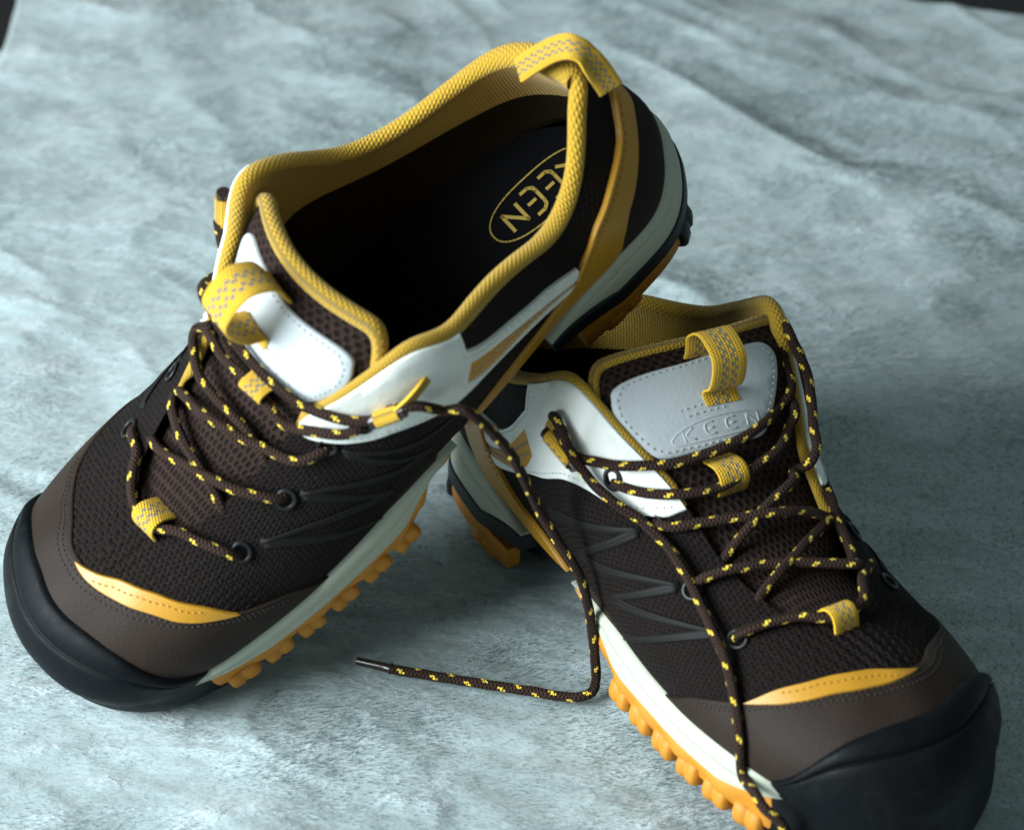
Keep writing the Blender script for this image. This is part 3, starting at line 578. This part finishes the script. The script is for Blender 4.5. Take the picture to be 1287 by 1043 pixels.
    pts=[A0-n0*.4,A0+n0*3+up*2.0*bl[1],A0+n0*bl[0]*.45+up*6.5*bl[1],A0+n0*bl[0]*.85+up*5*bl[1],A0*.6+A1*.4+n0*bl[0],A0*.3+A1*.7+n0*bl[0]*.8-up*1,A1+n0*bl[0]*.4-up*.5,A1+n0*2.2,A1+n0*.9-up*1.5,A1+n0*.7-up*5]
    tape('pull_loop',pts,side,14.5 if k=='A' else 13,tg)
    # --- lace keeper on the tongue and at the foot of the throat
    for vv,ww,F_,N_,nm in ((3.42,.17,TS,TN,'lace_keeper'),(.15,-.04,TS,TN,'lace_keeper')):
        c=F_(vv,ww); n_=N_(vv,ww); tdir=(F_(vv+.2,ww)-F_(vv,ww)); tdir/=np.linalg.norm(tdir); sd=np.cross(n_,tdir)
        if nm=='lace_keeper': 
            P=[c-tdir*6+n_*-.5,c-tdir*5+n_*2.5,c-tdir*2.6+n_*6.6,c+n_*7.8,c+tdir*2.8+n_*6.6,c+tdir*5+n_*2.5,c+tdir*6+n_*-.5]
            tape(nm,P,sd,11,tg)
    TG_SHIFT[0]=0.
    # --- pull loop at the heel
    ea,eb=[smooth_path(TABS[q],.8) for q in ('hlA','hlB')]; nq=60
    rs=lambda E:np.stack([np.interp(np.linspace(0,len(E)-1,nq),np.arange(len(E)),E[:,i]) for i in range(3)],1)
    ea,eb=rs(ea),rs(eb)
    if k=='B': pass
    V,F,U=ribbon((ea+eb)/2,ea-eb,float(np.linalg.norm(ea-eb,axis=1).mean()),1.4); new_obj('heel_loop',V,F,M['web'],root,U,shoe=k,wp=False,sharp=50)
    # --- overlays
    for sgn in (0,1):
        mp=(lambda pl:pl) if sgn==0 else (lambda pl:[(float(lat(p[0])),)+tuple(p[1:]) for p in pl])
        q=patch('quarter_overlay',mp(QUARTER),1.3,M['white'],root,k)
        base=[(8.15,.93),(8.0,.86),(7.66,.775),(7.12,.72),(6.6,.68),(6.0,.615),(5.4,.545),(4.95,.50)]
        base2=[(4.9,.95),(4.86,.85),(4.5,.735),(4.0,.625)]
        base2=[(5.03,.96),(5.0,.83),(4.55,.68),(4.0,.575),(3.6,.56)]
        stitches('stitching',[mp(base),mp(base2)],M['thread_white'] if 1 else 0,q,k,h=1.5)
        pnl=patch('side_panel',mp(PANEL),.7,M['gold'],root,k)
        for f in (.33,.66):
            ln=[(3.45,.325+.09*f),(4.0,.38+.11*f),(4.5,.445+.16*f),(4.95,.53+.19*f)]
            stitches('stitching',[mp(ln),mp([(a,b+.012) for a,b in ln])],M['thread_grey'],pnl,k,h=.95,pitch=2.0,ln=1.6)
    ul=STRAP_LO+STRAP_UP[:-1]
    full=STRAP_LO[1:]+STRAP_UP[:-1]+[(0.,.72)]+[(float(lat(p[0])),)+tuple(p[1:]) for p in STRAP_UP[:-1][::-1]]+[(float(lat(p[0])),)+tuple(p[1:]) for p in STRAP_LO[1:][::-1]]+[(0,.60)]
    hs=patch('heel_strap',full,1.6,M['strap'],root,k)
    se=[(p[0],p[1]-.045) for p in STRAP_UP[3:-1]]; stitches('stitching',[se],M['thread_yellow'],hs,k,h=1.75,pitch=2.4)
    # narrow folded edge along the top of the strap
    e=on(S,SN,[(p[0],p[1]-.005) for p in STRAP_UP[4:-1]],1.6); Ve,Fe,Ue=tube(smooth_path(e,1.5),.9,8); new_obj('strap_edge',Ve,Fe,M['strap'],hs,Ue,shoe=k,sharp=None)
    cnt=[(3.9,.02,1)]+[(p[0],p[1]+.03) for p in STRAP_LO[:-1][::-1]]+[(float(lat(p[0])),p[1]+.03) for p in STRAP_LO[1:-1]]+[(float(lat(3.9)),.02,1)]+[(a,.0) for a in np.linspace(-2.5,3.5,14)]
    patch('heel_counter',cnt,.8,M['counter'],root,k)
    rnd_=patch('toe_rand',RAND_UP+[(a,.0) for a in np.linspace(20.3,9.5,22)],1.0,M['rand'],root,k)
    L1=[(p[0],p[1]-.03) for p in RAND_UP[2:-2]]; L2_=[(p[0],p[1]-.055) for p in RAND_UP[2:-2]]
    stitches('stitching',[L1,L2_],M['thread_dark'],rnd_,k,h=1.2,pitch=2.2,ln=1.5,r=.36)
    cr=patch('toe_accent',CRES_UP+CRES_LO,1.5,M['strap'],root,k)
    stitches('stitching',[[(p[0],p[1]-.028) for p in CRES_UP[1:-1]]],M['thread_yellow'],cr,k,h=1.7,pitch=2.4)
    # welded film lines fanning from the eyelets
    web=[(5.28,.31),(7.78,.675),(6.15,.22),(8.81,.66),(7.28,.205),(9.73,.64),(7.85,.06)]
    for sgn in (0,1):
        lines=[web[:2]]+[[web[i],web[i+1]] for i in range(1,6)]
        for L in lines:
            a,b=np.array(L[0]),np.array(L[1])
            for off_ in (-.05,.05):
                q=np.linspace(a+np.array([0,off_*.3]),b,16); Pc=np.linspace(S(*q[0]),S(*q[-1]),16)
                for _ in range(6):
                    e_=1e-3; P0_=S(q[:,0],q[:,1]); Js=(S(q[:,0]+e_,q[:,1])-P0_)/e_; Jt=(S(q[:,0],q[:,1]+e_)-P0_)/e_; r_=Pc-P0_
                    a11=(Js*Js).sum(1);a12=(Js*Jt).sum(1);a22=(Jt*Jt).sum(1);b1=(Js*r_).sum(1);b2=(Jt*r_).sum(1);dt_=a11*a22-a12*a12
                    q=q+np.stack([(a22*b1-a12*b2)/dt_,(a11*b2-a12*b1)/dt_],1)
                    q[:,1]=np.clip(q[:,1],0,1)

                if sgn: q=np.array([(float(lat(x)),y) for x,y in q])
                Vw,Fw,Uw=tube(on(S,SN,q,.12),1.25,8,up0=SN(q[0][0],q[0][1]),sx=.42,sy=1.1); new_obj('film_line',Vw,Fw,M['tpu'],root,shoe=k,sharp=None)
    # eyelets
    for (a,b) in ((10.08,.70),(9.03,.72),(7.98,.762),(7.06,.80)):
        for sgn in (0,1):
            s_=a if not sgn else float(lat(a)); c=S(s_,b)+SN(s_,b)*(1.4 if a<7.5 else .7); n_=SN(s_,b); x=np.cross(n_,[0,0,1.]); x/=np.linalg.norm(x); y=np.cross(n_,x)
            ang=np.linspace(0,2*math.pi,24,endpoint=False); P=np.array([c+3.3*(math.cos(q)*x+math.sin(q)*y) for q in ang]); V=[]
            for i,q in enumerate(ang):
                rd=(P[i]-c)/3.3
                for g in range(8):
                    h_=g*math.pi/4; V.append(P[i]+rd*.85*math.cos(h_)+n_*.6*math.sin(h_))
            hole=len(V); V+= [c+2.6*(math.cos(q)*x+math.sin(q)*y)-n_*.15 for q in ang]
            F=grid_faces(24,8,closed_u=True,closed_v=True); F.append(tuple(range(hole,hole+24)))
            ro=new_obj('eyelet',V,F,[M['metal'],M['insole']],root,midx=[0]*(len(F)-1)+[1],shoe=k,sharp=None)
    # webbing sleeves that hold the lace at the top of the throat, with a dark tube inside
    for key in ('slvA','slvLA') if k=='A' else ('slvB',):
        P=np.array(TABS[key],float); p0,p1=P[0],P[1]; d=(p1-p0); L_=np.linalg.norm(d); d/=L_
        ax=np.array([p0+d*L_*f for f in np.linspace(0,1,12)]); V,F,U=tube(ax,3.15,16,cap=False); V2,F2,U2=tube(ax,2.6,16,cap=False); U=U*np.array([1,1.6]); 
        n0=len(V); Vj=np.vstack([V,V2]); Fj=F+[tuple(i+n0 for i in f)[::-1] for f in F2]
        for j_ in range(16): a_,b_=j_,(j_+1)%16; Fj.append((a_,b_,b_+n0,a_+n0)); q_=11*16; Fj.append((q_+b_,q_+a_,q_+a_+n0,q_+b_+n0))
        lo=new_obj('lace_loop',Vj,Fj,M['web'],root,np.vstack([U,U2]),shoe=k,wp=False,sharp=50)
        ax2=np.array([p0-d*2.2+d*(L_+4.4)*f for f in np.linspace(0,1,8)]); V,F,U=tube(ax2,2.62,16); new_obj('loop_lining',V,F,M['plastic'],lo,U,shoe=k,wp=False,sharp=50)
        if len(P)>3:
            Q=smooth_path(P[2:],.8); V,F,U=ribbon(Q,np.cross(Q[-1]-Q[0],SN(5.9,.86)),4.2,1.2); new_obj('loop_tab',V,F,M['web'],lo,U,shoe=k,wp=False,sharp=50)
    # --- sole
    def hgt(s,z): return float(np.interp(s,[5.9,6.3,7.6,10.8,11.9,12.2,14],[.6,2.5,z-zb(s),z-zb(s),4,1.2,1.2])) if 5<s<14 else z-zb(s)
    def pm(s,z):
        b=z-hgt(s,z); q=min(1,(z-b)/10)
        if 5<s<14: return [(-3,z+1.5),(-.2,z+2.2*q+.2),(1.6,z+1.6*q),(2.8,z),(3.3,z-3*q),(3.1,z-4.6*q),(2.2,z-5.2*q),(2.9,z-5.9*q),(3.5,z-8*q),(3.2,b),(-4,b)]
        return [(-3,z+1.5),(-.2,z+2.6),(1.6,z+2.0),(2.8,z),(3.3,z-3),(3.1,z-4.6),(2.2,z-5.2),(2.9,z-5.9),(3.5,z-8 if z-8>b+1 else b+1.0),(3.2,b),(-4,b)]
    strip('midsole',5.75,22.9,pm,M['midsole'],root,k)
    pinch=lambda s:float(np.clip((s-NS-3.1)/1.1,0,1)+np.clip((25.3-s)/.9,0,1))
    def ph(s,z):
        b=zb(s); f=pinch(s); zt=z-f*4; bb=b+f*(zt-b-.8); h=zt-bb; q=h/(z-b)
        return [(-3,z+1.5-f*5),(-.2,zt+2.6*q),(1.6,zt+2*q),(2.8,zt),(3.3,zt-3*q),(3.1,zt-4.6*q),(2.2,zt-5.2*q),(2.9,zt-5.9*q),(3.5,zt-8*q),(3.2,bb),(-4,bb)]
    strip('heel_midsole',24.4,NS+4.2,ph,M['midsole'],root,k)
    zh=lambda s:zb(s)+pinch(s)*(float(S(s,0.)[2])-zb(s)-5)
    strip('arch_wall',5.25,8.4,lambda s,z:[(-2,z+4),(.9-1.6*max(s-7.2,0)/1.2,z+3.5),(1.5-1.6*max(s-7.2,0)/1.2,z),(1.6-1.6*max(s-7.2,0)/1.2,z-hgt(s,z)*.3),(1.2-2*max(s-7.2,0),z-7)] if s>6.1 else [(-2,z+4),(.1,z+2.5),(.2,z+.3),(-.4,z-1),(-1.5,z-2)],M['rand'],root,k)
    def psh(s,z): return [(-3,z+1.5),(-.8,z+1.2),(.2,z),(-.6,z-1.5),(-4,z-4),(-9,z-7),(-14,z-9)]
    strip('shank',3.5,5.6,psh,M['rubber'],root,k); strip('shank',22.7,25.2,psh,M['rubber'],root,k)
    strip('heel_sole_layer',24.7,NS+4.2,lambda s,z:[(-4,zh(s)+.6),(2.5,zh(s)+.6),(4.0,zh(s)-.2),(4.2,zh(s)-6.2),(2.5,zh(s)-7.2),(-4,zh(s)-7.2)],M['rubber'],root,k)
    strip('heel_outsole',24.9,NS+3.8,lambda s,z:[(-4,zb(s)-7),(2.2,zb(s)-7),(2.4,4),(1.2,3),(-4,3)],M['orange'],root,k)
    scal=lambda s:.9*math.sin(s*6.5)
    def po(s,z):
        b=z-hgt(s,z)+.6; e=1-.6*np.clip((s-11.2)/.9,0,1)*(s<13)
        lo=max(4.5,b-float(np.interp(s,[5.9,6.6,8.2],[1.5,4,b-4.5]))) if s<10 else 4.5; g=(b-lo)/8.5
        if s>12 and s<18.9: return [(-3,b),(0,b),(.4,b-1*g),(.5,b-3.5*g),(.3,b-6*g),(0,lo),(-6,lo-.5)]
        if s<14: return [(-3,b),(2.4*e,b),(3.2*e,b-1*g),(3.3*e+scal(s)*.8,b-3.5*g),(2.6*e+scal(s),b-6*g),(1.4,lo),(-6,lo-.5)]
        return [(-3,b),(2.4*e,b),(3.2*e,b-1),(3.3*e+scal(s)*.8,b-3.5),(2.6*e+scal(s),b-6),(1.4,4.5),(-6,4.0)]
    out=strip('outsole',5.95,22.4,po,M['orange'],root,k)
    ss=np.linspace(0,NS,112,endpoint=False); Pq,nq=outline(ss); q_=np.maximum(np.interp(ss,[3.2,4.0,6.4,8.0],[0,1,1,0]),np.interp(ss,[22.3,23,24.8,25.4],[0,1,1,0]))[:,None]; Q=Pq-nq*(2.5+14*q_); Q[:,2]=(4.6+14*q_[:,0]); Q=np.vstack([Q,[150,-14,5.5]])
    new_obj('outsole_base',Q,[(i,(i+1)%112,112) for i in range(112)],M['rubber'],root,shoe=k,smooth=False)
    # lugs, each its own block
    grid_l=np.arange(0,NS,.02); Pl=S(grid_l,0.); al=np.concatenate([[0],np.cumsum(np.linalg.norm(np.diff(Pl,axis=0),axis=1))])
    def lug(s0,wd,dep,zt,m,out_=4.0):
        a=np.interp(s0,grid_l,al); jw=1+.10*math.sin(s0*7.3); u_=[-1*jw,-.88*jw,-.72*jw,-.2,-.1,.1,.2,.72,.88,1]; V=[]
        pro=[.25,.78,.97,1,.82,.80,.98,1,.80,.25]
        for q,p_ in zip(u_,pro):
            s_=np.interp(a+q*wd/2,al,grid_l); P,n=outline(np.array(s_)); ztq=zt-1.2*(1-p_)
            for (o_,z_) in ((-8,ztq-1),(out_*p_-1.6,ztq),(out_*p_-.4,ztq-1.0),(out_*p_+.5,ztq*.42),(out_*p_+.2,.7),(out_*p_-.9,0),(-8,0)):
                V.append([P[0]+n[0]*o_,P[1]+n[1]*o_,max(z_,0)])
        F=grid_faces(10,7,flip=True)+[tuple(range(7))[::-1],tuple(63+j for j in range(7))]
        new_obj('lug',V,F,m,root,shoe=k,sharp=60)
    x=6.9
    a0=np.interp(7.5,grid_l,al); a1=np.interp(11.9,grid_l,al); nl=6
    for i in range(nl):
        s_=float(np.interp(a0+(i+.45)*(a1-a0)/nl,al,grid_l)); lug(s_,(a1-a0)/nl*.80,5,8.2,M['orange'],3.7)
    a0=np.interp(19.6,grid_l,al); a1=np.interp(22.2,grid_l,al)
    for i in range(5): lug(float(np.interp(a0+(i+.5)*(a1-a0)/5,al,grid_l)),(a1-a0)/5*.74,5,8,M['orange'])
    for s_,m in ((3.1,M['orange']),(1.55,M['rubber']),(27.1,M['rubber']),(26.2,M['orange']),(25.4,M['orange'])): lug(s_,20 if m is M['orange'] else 15,5,12.4,m,2.0 if m is M['orange'] else 4.2)
    # --- toe bumper
    s=np.linspace(11.8,18.45,130); tb=np.maximum(np.mean([BUMP_T(s+d_)*w_ for d_,w_ in ((-.45,.6),(-.3,.9),(-.15,1.15),(0,1.3),(.15,1.15),(.3,.9),(.45,.6))],0)/.943,.004); endf=np.clip(np.minimum((s-11.8)/.55,(18.45-s)/.55),0,1)**.5
    Pq,nq=outline(s); V=[]
    for i in range(len(s)):
        row=[]; e=endf[i]
        z0=Pq[i][2]
        for o_,z_ in ((-6,2.4),(-1.0,1.8),(1.6,3.2),(3.3*e,7),(4.2*e,12),(4.5*e,17),(4.1*e,21)): row.append([Pq[i][0]+nq[i][0]*o_,Pq[i][1]+nq[i][1]*o_,z_])
        for f,h_ in ((.02,3.6),(.12,3.4),(.28,3.2),(.45,3.0),(.58,3.0),(.66,3.1),(.695,2.9),(.71,2.3),(.72,1.7),(.73,2.2),(.75,2.8),(.79,3.1),(.86,3.1),(.92,2.8),(.96,2.2),(.985,1.5),(1.0,.2)):
            t_=tb[i]*f; h2=h_*e+ (0.8 if f<1 else 0)
            q=S(s[i],t_)+SN(s[i],max(t_,.01))*h2; row.append(q.tolist())
        V.append(row)
    V=np.array(V); kk=V.shape[1]; new_obj('toe_bumper',V.reshape(-1,3),grid_faces(len(s),kk,flip=False),M['toecap'],root,shoe=k,sharp=None)
    # --- laces
    Ls=TABS['lace'+k]
    lc=cord('lace',Ls+[TABS['free'+k]],root,k)
    if k=='A':
        Vt,Ft,Ut=tube(smooth_path(TABS['tipA'],1.5),np.interp(np.linspace(0,1,len(smooth_path(TABS['tipA'],1.5))),[0,.06,.1,1],[2.35,2.3,1.9,1.6]),12)
        new_obj('lace_tip',Vt,Ft,M['plastic'],lc,Ut,shoe=k,wp=False,sharp=50)
    return root
shoe('A','brown and yellow trail shoe with its heel propped up on the other shoe')
shoe('B','brown and yellow trail shoe lying flat under the heel of the other')
# ------------------------------------------------------------------ blanket
def vnoise(x,y,seed):
    rg=np.random.default_rng(seed); Tt=rg.uniform(-1,1,(128,128)); xi=np.floor(x).astype(int); yi=np.floor(y).astype(int); fx=x-xi; fy=y-yi
    fx=fx*fx*(3-2*fx); fy=fy*fy*(3-2*fy); g=lambda a,b:Tt[a%128,b%128]
    return (g(xi,yi)*(1-fx)+g(xi+1,yi)*fx)*(1-fy)+(g(xi,yi+1)*(1-fx)+g(xi+1,yi+1)*fx)*fy
def blanket_z(X,Y):
    z=2.6*vnoise(X/80+3,Y/80+1,1)+.8*vnoise(X/30,Y/34,2)
    a=math.radians(-40)
    wx=X+14*vnoise(X/60,Y/60,21); wy=Y+14*vnoise(X/55,Y/60,22)
    U=wx*math.cos(a)+wy*math.sin(a); Vv=-wx*math.sin(a)+wy*math.cos(a)
    z+=5.5*(1-np.abs(vnoise(U/170+5,Vv/50+2,3)))**3.2*np.clip((Y+20)/120,0.1,1)*(.5+.5*vnoise(X/70,Y/50,31))
    z+=2.4*(1-np.abs(vnoise(U/85+9,Vv/34+4,8)))**3*(.5+.5*vnoise(X/45,Y/35,32))
    z+=.7*vnoise(U/30,Vv/16,4)+.35*vnoise(U/13,Vv/9,6)
    return z-3.2
nx,ny=680,560; xs=np.linspace(-600,640,nx); ys=np.linspace(-640,395,ny); X,Y=np.meshgrid(xs,ys,indexing='ij')
Z=blanket_z(X,Y)
edge=np.clip((Y-(375-(X-245)*.22))/12,0,1)*(X>205)
Z=Z-edge**2*30*np.clip((X-205)/40,0,1)
corner=np.clip((-X-262)/14,0,1)*np.clip((Y-270)/60,0,1)
Z=Z-corner**1.5*45
def fleece(k):
    o=k.obj()
    mp=k.n('ShaderNodeMapping'); mp.inputs['Rotation'].default_value=(0,0,.62); mp.inputs['Scale'].default_value=(1,2.4,1); k.l(o,mp.inputs[0])
    wv=k.n('ShaderNodeTexNoise',i_Scale=30.); k.l(o,wv.inputs['Vector'])
    wm=k.n('ShaderNodeMix',data_type='RGBA',blend_type='ADD'); wm.inputs[0].default_value=.02; k.l(mp.outputs[0],wm.inputs[6]); k.l(wv.outputs['Color'],wm.inputs[7]); v=wm.outputs[2]
    k.bump(k.noise(v,24,2,.5),.6,.011)
    k.bump(k.noise(v,75,2,.5),.35,.0032)
    k.bump(k.noise(v,380,3,.6),.3,.0009)
    k.bump(k.noise(o,1700,2,.7),.4,.0004)
    sheen_tuft=k.m('MULTIPLY',k.ramp(k.noise(v,24,4,.62),.54,.70),k.ramp(k.noise(v,300,3,.7),.36,.66))
    k.bump(sheen_tuft,.5,.0012)
    soft=k.ramp(k.noise(v,14,3,.5),.35,.7)
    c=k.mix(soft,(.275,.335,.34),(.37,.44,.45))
    k.l(k.mix(k.m('MULTIPLY',sheen_tuft,.8),c,(.58,.65,.69)),k.b.inputs['Base Color'])  # silky sheen of the parted pile painted in as paler patches
    k.l(k.m('SUBTRACT',.72,k.m('MULTIPLY',sheen_tuft,.35)),k.b.inputs['Roughness'])
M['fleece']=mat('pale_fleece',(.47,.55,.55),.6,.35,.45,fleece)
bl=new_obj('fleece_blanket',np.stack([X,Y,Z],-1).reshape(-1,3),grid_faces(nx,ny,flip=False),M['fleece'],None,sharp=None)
bl['label']='pale grey green fleece blanket spread under both shoes'; bl['category']='blanket'
# pile: short fibres leaning with the nap
def pile(n,seed):
    rg=np.random.default_rng(seed); x=rg.uniform(-1,1,n); x=340*np.sign(x)*np.abs(x)+np.where(np.abs(x)>.86,np.sign(x)*(np.abs(x)-.86)*1700,0); y=392-rg.uniform(0,1,n)**1.0*740; y=np.where(y<-270,-270+(y+270)*3.2,y)
    e=1.5
    def hz(x,y):
        fx=(x+600)/1240*(nx-1); fy=(y+640)/1035*(ny-1); i=np.clip(fx.astype(int),0,nx-2); j=np.clip(fy.astype(int),0,ny-2); a=fx-i; b=fy-j
        return (Z[i,j]*(1-a)+Z[i+1,j]*a)*(1-b)+(Z[i,j+1]*(1-a)+Z[i+1,j+1]*a)*b
    z=hz(x,y)
    ang=1.5*vnoise(x/75,y/52,11)+.7*vnoise(x/30,y/22,12)-.7; lean=.95+.25*vnoise(x/42,y/26,13)+rg.normal(0,.12,n); la,ll=ang.copy(),lean.copy(); ang=ang+rg.normal(0,.3,n)
    L=rg.uniform(1.0,2.1,n); wd=rg.uniform(.10,.22,n)
    dx=np.cos(ang)*np.sin(lean); dy=np.sin(ang)*np.sin(lean); dz=np.cos(lean)
    px_,py_=-np.sin(ang),np.cos(ang)
    V=np.empty((n,3,3)); V[:,0]=np.stack([x-px_*wd,y-py_*wd,z-.3],1); V[:,1]=np.stack([x+px_*wd,y+py_*wd,z-.3],1); V[:,2]=np.stack([x+dx*L,y+dy*L,z+dz*L],1)
    me=bpy.data.meshes.new('fleece_pile'); me.vertices.add(n*3); me.loops.add(n*3); me.polygons.add(n)
    me.vertices.foreach_set('co',(V*MM).ravel()); me.loops.foreach_set('vertex_index',np.arange(n*3)); me.polygons.foreach_set('loop_start',np.arange(n)*3); me.polygons.foreach_set('loop_total',np.full(n,3))
    gx_=(hz(x+2,y)-hz(x-2,y))/4; gy_=(hz(x,y+2)-hz(x,y-2))/4
    nap=np.stack([np.cos(la)*np.sin(ll)*.17-gx_*1.05,np.sin(la)*np.sin(ll)*.17-gy_*1.05,np.full(n,.9)],1)+rg.normal(0,.02,(n,3)); nap/=np.linalg.norm(nap,axis=1,keepdims=True)
    at=me.attributes.new('nap','FLOAT_VECTOR','POINT'); at.data.foreach_set('vector',np.repeat(nap,3,0).ravel())
    me.materials.append(M['fibre']); me.update(); me.validate()
    o=bpy.data.objects.new('fleece_pile',me); COL.objects.link(o); o.parent=bl; o['kind']='stuff'; return o
def fib(k):
    at=k.n('ShaderNodeAttribute'); at.attribute_name='nap'
    d=k.n('ShaderNodeBsdfDiffuse'); tr=k.n('ShaderNodeBsdfTranslucent'); c=(.49,.575,.59,1)
    ng=k.n('ShaderNodeVectorMath',operation='SCALE'); ng.inputs['Scale'].default_value=-1.0; k.l(at.outputs['Vector'],ng.inputs[0])
    d.inputs[0].default_value=c; tr.inputs[0].default_value=c; k.l(at.outputs['Vector'],d.inputs['Normal']); k.l(at.outputs['Vector'],tr.inputs['Normal'])
    mx=k.n('ShaderNodeMixShader'); mx.inputs[0].default_value=.55; k.l(d.outputs[0],mx.inputs[1]); k.l(tr.outputs[0],mx.inputs[2])
    sh=k.n('ShaderNodeMixShader'); sh.inputs[0].default_value=.12; k.l(mx.outputs[0],sh.inputs[1]); k.l(k.b.outputs[0],sh.inputs[2]); k.l(at.outputs['Vector'],k.b.inputs['Normal'])
    k.l(sh.outputs[0],k.nt.nodes['Material Output'].inputs[0])
M['fibre']=mat('fleece_fibre',(.40,.46,.46),.5,.8,.0,fib)
pile(620000,5)
fm=mat('dark_floor',(.020,.015,.017),.8)
fl=new_obj('floor',[(-3000,-3000,-400),(3000,-3000,-400),(3000,3000,-400),(-3000,3000,-400)],[(0,1,2,3)],fm,None,smooth=False); fl['kind']='structure'
